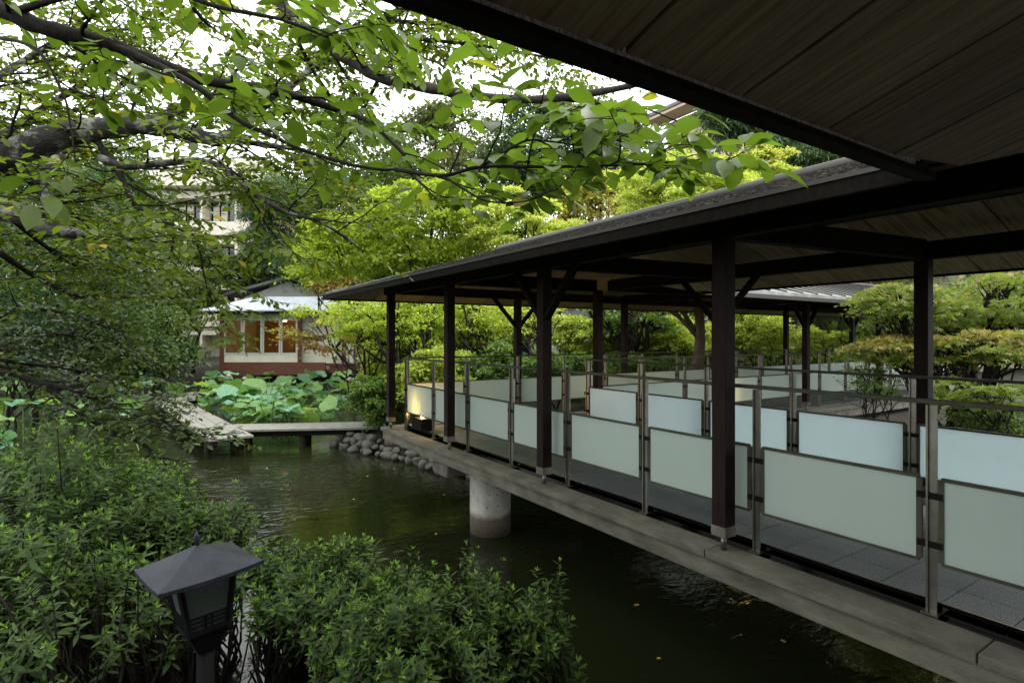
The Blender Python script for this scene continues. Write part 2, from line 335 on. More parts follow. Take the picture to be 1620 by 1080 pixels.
# ------------------------------------------------------------------ covered walkway
ZD = 1.05; ZB = CAMZ+.66; ZE = CAMZ+.60; T = .29
XC, XF = 3.31, 5.65
NY = [.38, 2.43, 4.48, 6.53, 8.58]; FY = [.07, 2.14, 4.22, 6.31]
walk = thing('covered_walkway', 'dark timber covered walkway on a concrete deck crossing the pond beside the white panels', 'walkway', (4.5, 3, ZD))
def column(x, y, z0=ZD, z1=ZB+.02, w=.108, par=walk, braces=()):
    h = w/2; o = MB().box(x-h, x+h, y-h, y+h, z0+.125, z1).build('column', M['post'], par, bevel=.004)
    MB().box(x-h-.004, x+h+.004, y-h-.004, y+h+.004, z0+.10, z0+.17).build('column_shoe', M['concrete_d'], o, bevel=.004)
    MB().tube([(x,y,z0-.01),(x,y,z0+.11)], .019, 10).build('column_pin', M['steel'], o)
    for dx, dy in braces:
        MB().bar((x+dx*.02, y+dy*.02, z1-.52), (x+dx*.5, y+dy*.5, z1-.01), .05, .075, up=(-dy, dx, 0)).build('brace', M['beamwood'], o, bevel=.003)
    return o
for i, y in enumerate(NY): column(XC, y, braces=((0,1),(0,-1)) if i in (2,) else ())
for i, y in enumerate(FY): column(XF, y, braces=((0,1),(0,-1)) if i == 2 else ())
column(XF, 8.45, braces=((1,0),(-1,0)))
for x in (8.29, 11.2, 14.1, 17.5, 21): column(x, 8.45, braces=((1,0),(-1,0)) if x == 17.5 else ())
for x in (8.2, 10.9, 13.9, 17): column(x, 6.12, braces=((1,0),(-1,0)) if x in (10.9, 17) else ())
# beams
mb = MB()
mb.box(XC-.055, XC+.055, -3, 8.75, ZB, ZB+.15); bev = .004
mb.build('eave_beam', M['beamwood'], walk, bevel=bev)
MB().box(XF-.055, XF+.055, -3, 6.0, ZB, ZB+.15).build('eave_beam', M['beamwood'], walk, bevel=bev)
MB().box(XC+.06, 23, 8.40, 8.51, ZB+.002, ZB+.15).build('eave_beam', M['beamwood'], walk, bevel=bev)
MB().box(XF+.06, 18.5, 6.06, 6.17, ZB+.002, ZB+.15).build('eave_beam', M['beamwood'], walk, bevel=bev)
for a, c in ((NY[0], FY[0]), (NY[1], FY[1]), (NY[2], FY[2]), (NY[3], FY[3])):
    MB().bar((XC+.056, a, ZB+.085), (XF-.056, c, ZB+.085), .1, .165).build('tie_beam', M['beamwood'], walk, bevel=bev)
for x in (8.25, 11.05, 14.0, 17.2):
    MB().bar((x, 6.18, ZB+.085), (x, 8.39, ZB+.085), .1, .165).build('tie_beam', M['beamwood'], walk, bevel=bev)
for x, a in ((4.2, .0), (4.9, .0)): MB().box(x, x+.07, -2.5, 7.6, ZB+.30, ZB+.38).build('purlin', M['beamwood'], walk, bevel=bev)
# roof planes: eaves at E0 (left), E1 (right); ridge between
EX0, EX1, EY0, EY1 = 2.5, 6.65, 5.27, 9.42; HW = (EX1-EX0)/2; RX = EX0+HW; RY = EY1-HW; XEND = 18.9
BW = .42; G = .014
def board_set(mb, y0, y1, e, lim, flip=1, swap=False, t0=0, t1=.018, start=None):
    """boards running from the eave e inwards, each across [a,b]; lim(y) gives how far in"""
    a = y0
    while a < y1-.01:
        b_ = min(a+BW, y1); a2, b2 = a+G/2, b_-G/2
        s = start or (lambda y: 0.0)
        c = [(s(a2), a2), (lim(a2), a2), (lim(b2), b2), (s(b2), b2)]
        lo, hi = [], []
        for u, y in c:
            u = max(u, 0); x = e+flip*u; z = ZE+.02+T*u
            p = (y, x) if swap else (x, y)
            lo.append((p[0], p[1], z+t0)); hi.append((p[0], p[1], z+t1))
        mb.hexa(lo, hi); a = b_
    return mb
S1 = lambda y: max(min(HW, EY1-y), .001)
S2 = lambda y: HW if y < EY0 else max(HW-(y-EY0)*0, .0)
board_set(MB(), -3, EY1, EX0, S1, start=lambda y: max(0, .90-y) if y < .9 else 0).build('ceiling_boards', M['ceil_x'], walk)
board_set(MB(), -3, RY, EX1, lambda y: HW, -1, start=lambda y: max(0, y-EY0)).build('ceiling_boards', M['ceil_x'], walk)
board_set(MB(), RX, XEND, EY0, lambda x: HW, 1, True, start=lambda x: max(0, EX1-x)).build('ceiling_boards', M['ceil_y'], walk)
board_set(MB(), EX0, 23, EY1, lambda x: max(min(HW, x-EX0), .001), -1, True).build('ceiling_boards', M['ceil_y'], walk)
# roof covering above the boards (closed slab)
def slab(mb, pts, t0=.03, t1=.10, rise=0):
    n = len(pts); zm = min(p[2] for p in pts); mb.add([(p[0],p[1],p[2]+t0) for p in pts]+[(p[0],p[1],p[2]+t1+(rise if p[2] > zm+.1 else 0)) for p in pts],
        [tuple(range(n-1,-1,-1)), tuple(range(n,2*n))]+[(i,(i+1)%n,n+(i+1)%n,n+i) for i in range(n)]); return mb
z0 = ZE+.02; zr = z0+T*HW
slab(MB(), [(EX0,.9,z0),(RX,.9-HW,zr),(RX,RY,zr),(EX0,EY1,z0)], .03, .062, .045).build('roof', M['shingle'], walk)
slab(MB(), [(EX1,-3,z0),(EX1,EY0,z0),(RX,RY,zr),(RX,-3,zr)]).build('roof', M['shingle'], walk)
slab(MB(), [(EX1,EY0,z0),(XEND,EY0,z0),(XEND,RY,zr),(RX,RY,zr)]).build('roof', M['seamroof'], walk)
slab(MB(), [(EX0,EY1,z0),(RX,RY,zr),(23,RY,zr),(23,EY1,z0)]).build('roof', M['seamroof'], walk)
MB().tube([(RX,-1,zr+.12),(RX,RY,zr+.12),(23,RY,zr+.12)], .05, 8).build('ridge_cap', M['edge'], walk)
for key in ('ceil_x', 'ceil_y'):      # every board its own tone
    m = M[key]; b = m.node_tree.nodes['Principled BSDF']; lk = b.inputs['Base Color'].links[0].from_socket
    g = N(m, 'ShaderNodeNewGeometry'); c = ramp(m, g.outputs['Random Per Island'], [(0,(.62,.6,.58)),(.5,(.9,.9,.86)),(1,(1.15,1.12,1.05))])
    mu = N(m, 'ShaderNodeMixRGB', blend_type='MULTIPLY'); mu.inputs[0].default_value = 1; L(m, lk, mu.inputs[1]); L(m, c, mu.inputs[2]); L(m, mu.outputs[0], b.inputs['Base Color'])
# standing seams on the far roof
mb = MB()
for k in range(26):
    x = EX1+.3+k*.47; mb.bar((x, EY0+.01, z0+.112), (x, RY, zr+.112), .03, .03)
mb.build('roof_seams', M['edge'], walk)
mb = MB()
for k in range(7):
    u = .26+.27*k; mb.box(EX0+u, EX0+u+.02, .9, EY1-u-.05, z0+(T+.022)*u+.05, z0+(T+.022)*u+.075)
mb.build('shingle_courses', M['shingle'], walk)
# fascias
fz0, fz1 = ZE-.004, ZE+.062
MB().box(EX0-.03, EX0-.002, .93, EY1+.028, fz0, fz1).build('fascia', M['beamwood'], walk, bevel=.002)
MB().box(EX0-.038, EX0+.0, .93, EY1+.036, fz1+.002, fz1+.022).build('roof_edge', M['edge'], walk)
MB().box(EX1+.002, EX1+.03, -3, EY0-.03, fz0, fz1).build('fascia', M['beamwood'], walk, bevel=.002)
MB().box(EX1+.002, XEND, EY0-.03, EY0-.002, fz0, fz1).build('fascia', M['edge'], walk, bevel=.002)
MB().box(EX0-.002, 23, EY1+.002, EY1+.03, fz0, fz1).build('fascia', M['beamwood'], walk, bevel=.002)
# deck slab, tiles, ledges
ledgeY1 = 8.75
mb = MB(); mb.box(3.43, 5.78, -3, 8.62, ZD-.25, ZD-.028); mb.box(5.782, 23, 6.22, 8.62, ZD-.25, ZD-.028); mb.build('deck_slab', M['concrete_d'], walk)
mb = MB()
for (xa, xb, ya, yb) in ((3.56, 5.62, -3, 8.36), (5.63, 22, 6.35, 8.36)):
    nx = max(1, round((xb-xa)/.36)); ny = max(1, round((yb-ya)/.31)); sx = (xb-xa)/nx; sy = (yb-ya)/ny
    for i in range(nx):
        for j in range(ny):
            mb.box(xa+i*sx+.0025, xa+(i+1)*sx-.0025, ya+j*sy+.0025, ya+(j+1)*sy-.0025, ZD-.026, ZD+rnd.uniform(-.0008,.0008))
mb.build('deck_tiles', M['tile'], walk)
ys = [-3, -1.05, 1.0, 2.50, 4.55, 6.60, ledgeY1]
for a, c in zip(ys[:-1], ys[1:]): MB().box(3.20, 3.42, a+.003, c-.003, ZD-.055, ZD).build('ledge_cap', M['concrete'], walk, bevel=.006)
MB().box(3.235, 3.41, -3, ledgeY1-.01, ZD-.19, ZD-.057).build('ledge_beam', M['concrete'], walk, bevel=.005)
MB().box(3.43, 5.9, 8.64, 8.86, ZD-.2, ZD-.01).build('ledge_beam', M['concrete'], walk, bevel=.005)
for a in range(6): MB().box(5.80+a*2.4, 5.80+a*2.4+2.39, 5.98, 6.2, ZD-.055, ZD).build('ledge_cap', M['concrete'], walk, bevel=.006)
MB().box(5.80, 20.2, 6.01, 6.19, ZD-.22, ZD-.057).build('ledge_beam', M['concrete_d'], walk, bevel=.005)
MB().box(5.79, 5.97, -3, 5.97, ZD-.22, ZD-.02).build('ledge_beam', M['concrete_d'], walk, bevel=.005)
# polished drain strip
MB().box(3.425, 3.552, -3, 8.4, ZD-.026, ZD-.018).build('drain_strip', M['glass_strip'], walk)
MB().box(3.50, 3.512, -3, 8.36, ZD-.016, ZD+.055).build('kick_rail', M['glass_strip'], walk)
# pier
px_, py_ = 3.75, 6.24
mb = MB(); mb.tube([(px_,py_,-1.2),(px_,py_,ZD-.25)], .262, 40)
pm = noise_mat('pier_concrete', [(.3,(.26,.25,.215)),(.6,(.40,.39,.345)),(.8,(.46,.45,.41))], 5, .85, (1,1,1), .3, 50)
nt = pm.node_tree; bb = nt.nodes['Principled BSDF']; lk = bb.inputs['Base Color'].links[0].from_socket
g = N(pm, 'ShaderNodeNewGeometry'); sx = N(pm, 'ShaderNodeSeparateXYZ'); L(pm, g.outputs['Position'], sx.inputs[0])
nn = N(pm, 'ShaderNodeTexNoise', Scale=6, Detail=4); L(pm, g.outputs['Position'], nn.inputs[0])
ad = N(pm, 'ShaderNodeMath', operation='MULTIPLY_ADD'); L(pm, nn.outputs[0], ad.inputs[0]); ad.inputs[1].default_value = .1; L(pm, sx.outputs[2], ad.inputs[2])
stn = ramp(pm, ad.outputs[0], [(.0,(.04,.035,.025)),(.10,(.13,.11,.08)),(.27,(.28,.24,.19)),(.34,(1,1,1))])
mu = N(pm, 'ShaderNodeMixRGB', blend_type='MULTIPLY'); mu.inputs[0].default_value = 1; L(pm, lk, mu.inputs[1]); L(pm, stn, mu.inputs[2])
vo = N(pm, 'ShaderNodeTexVoronoi', Scale=13); L(pm, g.outputs['Position'], vo.inputs['Vector'])
sp = ramp(pm, vo.outputs['Distance'], [(.10,(.08,.07,.06)),(.16,(1,1,1))]); mu2 = N(pm, 'ShaderNodeMixRGB', blend_type='MULTIPLY'); mu2.inputs[0].default_value = .8
L(pm, mu.outputs[0], mu2.inputs[1]); L(pm, sp, mu2.inputs[2]); L(pm, mu2.outputs[0], bb.inputs['Base Color'])
mb.build('pier', pm, walk)
MB().tube([(px_,-2.6,-1.2),(px_,-2.6,ZD-.25)], .262, 32).build('pier', pm, walk)
MB().box(3.36, 5.7, 6.72, 7.15, ZD-.43, ZD-.252).build('cap_beam', M['concrete_d'], walk, bevel=.03)
# the building the photographer stands under: roof, deck
porch = thing('porch_roof', 'sloping board ceiling and dark eave overhead in the top right corner', 'roof', (0, -1, CAMZ+.6))
PE = .90
board_set(MB(), -5, EX0+1.3, PE, lambda x: 3.2, -1, True, start=lambda x: max(0, x-EX0)).build('ceiling_boards', M['ceil_y'], porch)
MB().box(-5, EX0, PE+.001, PE+.05, ZE-.01, ZE+.012).build('eave_trim', M['beamwood'], porch, bevel=.002)
MB().box(-5, EX0-.04, PE+.052, PE+.075, ZE+.0, ZE+.13).build('fascia', M['beamwood'], porch)
slab(MB(), [(-5,PE+.02,z0),(-5,PE-3.2,z0+T*3.2),(EX0+3.2,PE-3.2,z0+T*3.2),(EX0,PE+.02,z0)], .03, .1).build('roof', M['shingle'], porch)
for x in (-4.2, -1.8): column(x, .1, ZD, ZE+.2, par=porch)
MB().box(-5, 3.19, -3, .22, ZD-.2, ZD).build('deck_slab', M['concrete_d'], porch)
MB().box(-5, 5, -3.1, -3.0, 0, 5).build('back_wall', M['redwood'], porch)
# ------------------------------------------------------------------ railings
PZ0, PZ1 = CAMZ-1.19, CAMZ-.735; RZ = CAMZ-.33
def railing(name_label, p0, p1, n, fm, clear=None, glow=None, skip=()):
    """panels between n+1 posts from p0 to p1 (xy)"""
    a = Vector((*p0, 0)); b_ = Vector((*p1, 0)); t = thing('railing', name_label, 'railing', (p0[0], p0[1], ZD), 'steel railings with frosted panels along the walkway')
    d = (b_-a).normalized(); s = Vector((-d.y, d.x, 0))
    MB().bar(a+Vector((0,0,RZ-.012))-d*.02, b_+Vector((0,0,RZ-.012))+d*.02, .045, .024).build('handrail', M['railtop'], t, bevel=.003)
    for k in range(n+1):
        q_ = a+(b_-a)*(k/n)
        po = MB(); po.bar(q_+Vector((0,0,ZD)), q_+Vector((0,0,RZ-.03)), .012, .045, up=d) 
        po.bar(q_+d*.018+Vector((0,0,ZD)), q_+d*.018+Vector((0,0,RZ-.03)), .04, .010, up=d)
        o = po.build('post', M['steel'], t)
        MB().box(q_.x-.04, q_.x+.04, q_.y-.04, q_.y+.04, ZD-.002, ZD+.008).build('foot_plate', M['steel'], o)
        for z in (PZ0+.1, PZ1-.1): MB().bar(q_-d*.05+Vector((0,0,z)), q_+d*.07+Vector((0,0,z)), .022, .035).build('clip', M['black'], o)
    for k in range(n):
        if k in skip: continue
        A = a+(b_-a)*(k/n)+d*.058; B = a+(b_-a)*((k+1)/n)-d*.042
        pn = MB(); pn.bar(A+Vector((0,0,(PZ0+PZ1)/2)), B+Vector((0,0,(PZ0+PZ1)/2)), .008, PZ1-PZ0-.03)
        o = pn.build('panel', fm, t)
        fr = MB()
        for z in (PZ0+.008, PZ1-.008): fr.bar(A+Vector((0,0,z)), B+Vector((0,0,z)), .026, .016)
        for e in (A, B): fr.bar(e+Vector((0,0,PZ0+.016)), e+Vector((0,0,PZ1-.016)), .026, .018, up=s)
        fr.build('panel_frame', M['railtop'], o)
    return t
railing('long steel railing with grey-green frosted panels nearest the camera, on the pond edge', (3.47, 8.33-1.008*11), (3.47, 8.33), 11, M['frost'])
railing('steel railing with frosted panels tinted bluish white as if lit from behind, on the far side of the near walkway', (5.47, 6.33-1.045*9), (5.47, 6.33), 9, M['frost_backlit'])
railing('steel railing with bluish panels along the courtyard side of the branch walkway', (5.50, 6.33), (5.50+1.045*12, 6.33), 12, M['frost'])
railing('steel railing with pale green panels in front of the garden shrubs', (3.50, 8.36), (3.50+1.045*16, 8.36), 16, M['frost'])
# foot lamps
def foot_lamp(x, y, lab, along):
    t = thing('floor_lamp', lab, 'lamp', (x, y, ZD), 'low lamps behind the frosted panels')
    MB().box(x-.10, x+.10, y-.18, y+.18, ZD+.03, ZD+.21).build('lamp_base', M['black'], t, bevel=.005)
    MB().box(x-.05, x+.05, y-.12, y+.12, ZD+.001, ZD+.029).build('lamp_foot', M['black'], t)
    MB().tube([(x,y,ZD+.212),(x,y,ZD+.50)], .022, 12).build('lamp_tube', M['glow'], t)
foot_lamp(3.585, 7.98, 'small glowing lamp behind the corner panel by the plank footbridge', 1)
foot_lamp(8.75, 6.44, 'small glowing lamp behind a panel of the branch walkway', 0)
# paper notice
nc = P(1348, 517, 16.0)
t = thing('notice', 'small white paper notice fixed to a walkway column', 'notice', (17, 6.05, ZD+1.0))
MB().box(16.93, 17.09, 6.045, 6.052, ZD+1.42, ZD+1.66).build('sheet', M['paper'], t)
mb = MB()
for k in range(5): mb.box(16.95, 17.07-.02*(k % 2), 6.042, 6.044, ZD+1.62-k*.04, ZD+1.63-k*.04)
mb.build('text_lines', M['ink'], t)
# ------------------------------------------------------------------ plank footbridges
def planks(a, b_, w, z, lab, thick=.05, n=3):
    a = Vector((*a, z)); b_ = Vector((*b_, z)); t = thing('plank_footbridge', lab, 'footbridge', (a+b_)/2-Vector((0,0,z)), 'zigzag plank footbridges over the lotus pond')
    d = (b_-a).normalized(); s = Vector((-d.y, d.x, 0)); ww = w/n
    for i in range(n):
        o = s*((i+.5)*ww-w/2); MB().bar(a+o, b_+o, ww-.012, thick).build('plank', M['plank'], t, bevel=.006)
    mb = MB()
    for i in (-1, 1): mb.bar(a+s*(i*w*.36)+Vector((0,0,-.085)), b_+s*(i*w*.36)+Vector((0,0,-.085)), .09, .12)
    mb.build('joist', M['beamwood'], t)
    Ln = (b_-a).length
    for f_ in ([.12, .55, .9] if Ln > 2 else [.2, .8]):
        q_ = a+(b_-a)*f_
        for i in (-1, 1): MB().tube([(q_+s*i*w*.3)*1-Vector((0,0,z+1)), (q_+s*i*w*.3)-Vector((0,0,.14))], .075, 10).build('footing', M['bark_dark'], t)
zp = .41
planks(RD(-2.7, 13.35), RD(-6.5, 12.9), .9, zp, 'grey plank footbridge running left from the walkway corner')
planks(RD(-5.75, 11.6), RD(-11.1, 18.3), .85, zp-.005, 'weathered plank footbridge slanting back beside the lotus leaves')
planks(RD(-10.9, 18.5), RD(-11.6, 21.2), .9, zp-.01, 'farthest plank footbridge section partly hidden by lotus leaves')
# ------------------------------------------------------------------ stones at the shore
def stone_mesh(seed, s):
    import bmesh
    r = random.Random(seed); bm = bmesh.new(); bmesh.ops.create_icosphere(bm, subdivisions=3, radius=1)
    ph = [Vector((r.uniform(-1,1), r.uniform(-1,1), r.uniform(-1,1))) for _ in range(4)]
    for v in bm.verts:
        k = 1+sum(.10*math.sin(3*v.co.dot(p)+i) for i, p in enumerate(ph)); v.co = Vector((v.co.x*k*s[0], v.co.y*k*s[1], v.co.z*k*s[2]))
    me = bpy.data.meshes.new('river_stone'); bm.to_mesh(me); bm.free()
    me.polygons.foreach_set('use_smooth', [True]*len(me.polygons)); return me
sm = [stone_mesh(i, (rnd.uniform(.9,1.3), rnd.uniform(.75,1), rnd.uniform(.6,.8))) for i in range(6)]
for m_ in sm: m_.materials.append(M['stone'])
shore = [RD(-4.05,12.9), RD(-3.0,11.9), RD(-2.0,11.15), RD(-1.2,10.35), RD(-.4,9.75)]
k = 0
for row in range(3):
    for i in range(20):
        f_ = (i+.5*row+rnd.uniform(-.2,.2))/20*(len(shore)-1); j = min(int(f_), len(shore)-2); u = f_-j
        if f_ < 0 or u > 1.2: continue
        x = shore[j][0]*(1-u)+shore[j+1][0]*u+rnd.uniform(-.05,.05)+SN*row*.16; y = shore[j][1]*(1-u)+shore[j+1][1]*u+CS*row*.16
        r_ = rnd.uniform(.07,.15); z = .05+row*.11
        o = bpy.data.objects.new('river_stone', sm[k % 6]); C.objects.link(o); o.location = (x, y, z); o.scale = (r_, r_, r_); o.rotation_euler = (rnd.uniform(-.3,.3), rnd.uniform(-.3,.3), rnd.uniform(0,6))
        tag(o, ('rounded grey stone at the waterline below the footbridge end', 'rounded grey stone in the middle course of the stone bank', 'rounded grey stone on top of the stone bank under the walkway corner')[row], 'stone', 'rounded stones along the pond bank'); k += 1
# ------------------------------------------------------------------ lantern in the bush
lc = P(315, 896, 2.0); lx, ly, lz = lc
LA = math.radians(45) - YAW; ROLL = math.radians(4.5)
lan = thing('garden_lantern', 'black metal garden lantern with a flared pagoda roof among the azaleas', 'lantern', (lx, ly, .45))
def lp(x, y, z):                                   # local lantern coordinates, z up from the eave; the lantern leans a little
    c, s_ = math.cos(LA+YAW), math.sin(LA+YAW); a, b_ = c*x-s_*y, s_*x+c*y
    a, z = a*math.cos(ROLL)-z*math.sin(ROLL), a*math.sin(ROLL)+z*math.cos(ROLL)
    return Vector((lx+CS*a+SN*b_, ly-SN*a+CS*b_, lz+z))
def ring(h, z): return [lp(-h,-h,z), lp(h,-h,z), lp(h,h,z), lp(-h,h,z)]
mb = MB(); prof = []
ND = 8
vs = []; fs = []
for i in range(ND+1):
    u = i/ND; h = .158*(1-u)+.005; z = .078*(u**1.12)
    ed = []
    for c in range(4):
        ca = [(-1,-1),(1,-1),(1,1),(-1,1)]; p0, p1 = ca[c], ca[(c+1) % 4]
        for k in range(6):
            w_ = k/6; x = (p0[0]*(1-w_)+p1[0]*w_)*h; y = (p0[1]*(1-w_)+p1[1]*w_)*h
            lift = .007*(abs(2*w_-1)**2)*(1-u)
            ed.append(lp(x, y, z+lift))
    vs += ed
for i in range(ND):
    for k in range(24): fs.append((i*24+k, i*24+(k+1)%24, (i+1)*24+(k+1)%24, (i+1)*24+k))
base = len(vs); vs += [v-Vector((0,0,.014)) for v in vs[:24]]
for k in range(24): fs.append((k, base+k, base+(k+1)%24, (k+1)%24))
fs.append(tuple(base+k for k in range(24)))
o = mb.add(vs, fs, False).build('lantern_roof', M['lantern'], lan)
mb = MB(); z_ = .076; mb.tube([lp(0,0,z_), lp(0,0,z_+.010), lp(0,0,z_+.026), lp(0,0,z_+.044), lp(0,0,z_+.052)], [.007,.007,.0155,.004,.001], 12); mb.build('finial', M['lantern'], o)
def frus(mb, h0, z0_, h1, z1_): return mb.hexa(ring(h0, z0_), ring(h1, z1_))
gl = frus(MB(), .060, -.20, .086, -.012).build('glass_box', M['lantern_glass'], lan)
fr = MB()
for sx_, sy_ in ((-1,-1),(1,-1),(1,1),(-1,1)): fr.bar(lp(sx_*.061, sy_*.061, -.205), lp(sx_*.088, sy_*.088, -.008), .016, .016)
for h, z in ((.0625,-.20),(.066,-.178),(.068,-.163),(.070,-.148),(.087,-.016)):
    rr_ = ring(h, z)
    for k in range(4): fr.bar(rr_[k], rr_[(k+1)%4], .006 if -.2 < z < -.1 else .016, .005 if -.2 < z < -.1 else .016)
for k in range(4):
    for w_ in (.42,.58):
        a_ = ring(.0625,-.198); c_ = ring(.0705,-.147); fr.bar(a_[k].lerp(a_[(k+1)%4], w_), c_[k].lerp(c_[(k+1)%4], w_), .006, .006)
fr.build('lantern_frame', M['black'], lan)
frus(MB(), .030, -.29, .064, -.207).build('lantern_neck', M['black'], lan)
MB().tube([lp(0,0,-.285), Vector((lp(0,0,-.3).x, lp(0,0,-.3).y, .3))], .028, 12).build('lantern_post', M['black'], lan)
# ------------------------------------------------------------------ buildings behind the garden
def cb(mb, r0, r1, d0, d1, z0_, z1_):
    q4 = [RD(r0,d0), RD(r1,d0), RD(r1,d1), RD(r0,d1)]
    return mb.hexa([(x,y,z0_) for x,y in q4], [(x,y,z1_) for x,y in q4])
def R_(px, d): return (px-PX)/F*d
def Z_(py, d): return CAMZ+(HY-py)/F*d
pav = thing('tea_pavilion', 'low cream tea pavilion with a blue-grey roof and amber-lit windows behind the lotus', 'pavilion', (*RD(-10.5,26.5), .5))
D = 25.0
x0, x1, x2 = R_(349,D), R_(472,D), R_(556,D)
mb = MB(); cb(mb, x0, x1, D, D+.12, 1.36, Z_(561,D)); cb(mb, x0, x1, D, D+.12, Z_(504,D), 3.7)
cb(mb, x1, x2, D+.3, D+.42, 1.2, 3.7); cb(mb, x0, x0+.12, D+.12, D+4, 1.36, 3.7); cb(mb, x2-.12, x2, D+.42, D+4, 1.2, 3.7)
mb.build('wall', M['plaster'], pav)
mb = MB(); cb(mb, x0-.03, x1+1.2, D-.06, D+.06, .80, 1.35); cb(mb, x1+1.3, x2+.8, D+.25, D+.4, .9, 1.25); mb.build('skirting_boards', M['redwood'], pav)
for u0_, u1_, dd in ((x0-.02, x0+.16, D-.05), (x1-.02, x1+.12, D-.05), (x1+1.9, x1+2.02, D+.24)): cb(MB(), u0_, u1_, dd, dd+.06, 1.36, 3.62).build('corner_post', M['redpost'], pav)
mb = MB(); cb(mb, x0, x2, D+.12, D+4, 1.2, 1.3); mb.build('floor', M['redwood'], pav)
amber = mat('amber_wood', (.42,.22,.08), .5)
mb = MB(); cb(mb, x0+.1, x1, D+3.2, D+3.3, 1.3, 3.6); 
for k in range(5): cb(mb, x0+.5+k*.8, x0+.56+k*.8, D+3.1, D+3.2, 1.3, 3.6)
cb(mb, x1-.02, x1+.05, D+.12, D+3.2, 1.3, 3.6); mb.build('inner_wall', amber, pav)
mb = MB(); cb(mb, x0+.1, x1, D+.12, D+3.2, 3.5, 3.56); mb.build('inner_ceiling', amber, pav)
glass = bpy.data.materials.new('window_glass'); glass.use_nodes = True; nt = glass.node_tree; nt.nodes.remove(nt.nodes['Principled BSDF'])
tr = N(glass,'ShaderNodeBsdfTransparent'); gl_ = N(glass,'ShaderNodeBsdfGlossy'); gl_.inputs['Roughness'].default_value = .03; mi = N(glass,'ShaderNodeMixShader'); mi.inputs[0].default_value = .12
tr.inputs[0].default_value = (.8,.78,.7,1)
L(glass,tr.outputs[0],mi.inputs[1]); L(glass,gl_.outputs[0],mi.inputs[2]); L(glass,mi.outputs[0],nt.nodes['Material Output'].inputs[0])
wz0, wz1 = Z_(561,D), Z_(504,D); wx = [R_(p,D) for p in (354,384,415,444,471)]
for a, c in zip(wx[:-1], wx[1:]):
    mb = MB(); cb(mb, a+.02, a+.08, D-.02, D+.06, wz0, wz1); cb(mb, c-.08, c-.0, D-.02, D+.06, wz0, wz1); cb(mb, a+.08, c-.08, D-.02, D+.06, wz0, wz0+.09); cb(mb, a+.08, c-.08, D-.02, D+.06, wz1-.08, wz1)
    o = mb.build('window', M['pale_frame'], pav); mb = MB(); cb(mb, a+.08, c-.08, D+.02, D+.03, wz0+.09, wz1-.08); mb.build('pane', glass, o)
mb = MB(); c0 = RD((x0+x1)/2+.3, D+1.8); mb.tube([(c0[0],c0[1],3.2),(c0[0],c0[1],3.35)], .18, 16); mb.build('ceiling_lamp', M['bulb'], pav)
# roof with hips
e0, e1 = R_(315,24.2), -4.6
A_ = [RD(e0,24.2), RD(e1,24.2), RD(e1-1,26.6), RD(e0+1.3,26.6), RD(e0,29.2), RD(e1,29.2)]
za, zb_ = 3.58, 4.32
def rp(i, z): return (A_[i][0], A_[i][1], z)
mb = MB(); slab(mb, [rp(0,za),rp(1,za),rp(2,zb_),rp(3,zb_)], 0, .05); slab(mb, [rp(4,za),rp(0,za),rp(3,zb_)], .0, .05); slab(mb, [rp(5,za),rp(4,za),rp(3,zb_),rp(2,zb_)], 0, .05); slab(mb, [rp(1,za),rp(5,za),rp(2,zb_)], 0, .05)
mb.build('roof', M['metalroof'], pav)
mb = MB(); cb(mb, e0+.05, e1-.05, 24.25, 24.4, 3.47, 3.575); cb(mb, e0+.05, e1-.05, 24.41, 25.2, 3.55, 3.575); mb.build('eave_boards', M['beamwood'], pav)
# tiled gable behind it
gab = thing('tiled_roof_hall', 'small grey-tiled gable roof rising just behind the tea pavilion', 'building', (*RD(-12.4,32), .5))
D = 31
gx0, gxm, gx1 = R_(352,D), R_(452,D), R_(560,D); gz0, gz1_ = Z_(468,D), Z_(441,D)
for a, c, za_, zc_ in ((gx0,gxm,gz0,gz1_),(gxm,gx1,gz1_,gz0)):
    q4 = [RD(a,D),RD(c,D),RD(c,D+5),RD(a,D+5)]; slab(MB(), [(*q4[0],za_),(*q4[1],zc_),(*q4[2],zc_),(*q4[3],za_)], 0, .14).build('roof', M['tileroof'], gab)
mb = MB(); q_ = [RD(gx0+1,D+.4),RD(gx1-1,D+.4),RD(gx1-1,D+4.6),RD(gx0+1,D+4.6)]; mb.hexa([(*p,.4) for p in q_],[(*p,gz0-.05) for p in q_]); mb.build('wall', M['plaster'], gab)
mb = MB(); a,c,e = RD(gx0+1,D+.42),RD(gx1-1,D+.42),RD(gxm,D+.42); a2,c2,e2 = RD(gx0+1,D+.6),RD(gx1-1,D+.6),RD(gxm,D+.6)
mb.add([(*a,gz0-.04),(*c,gz0-.04),(*e,gz1_-.1),(*a2,gz0-.04),(*c2,gz0-.04),(*e2,gz1_-.1)], [(0,1,2),(5,4,3),(0,2,5,3),(1,4,5,2)]); mb.build('gable_wall', M['greywall'], gab)
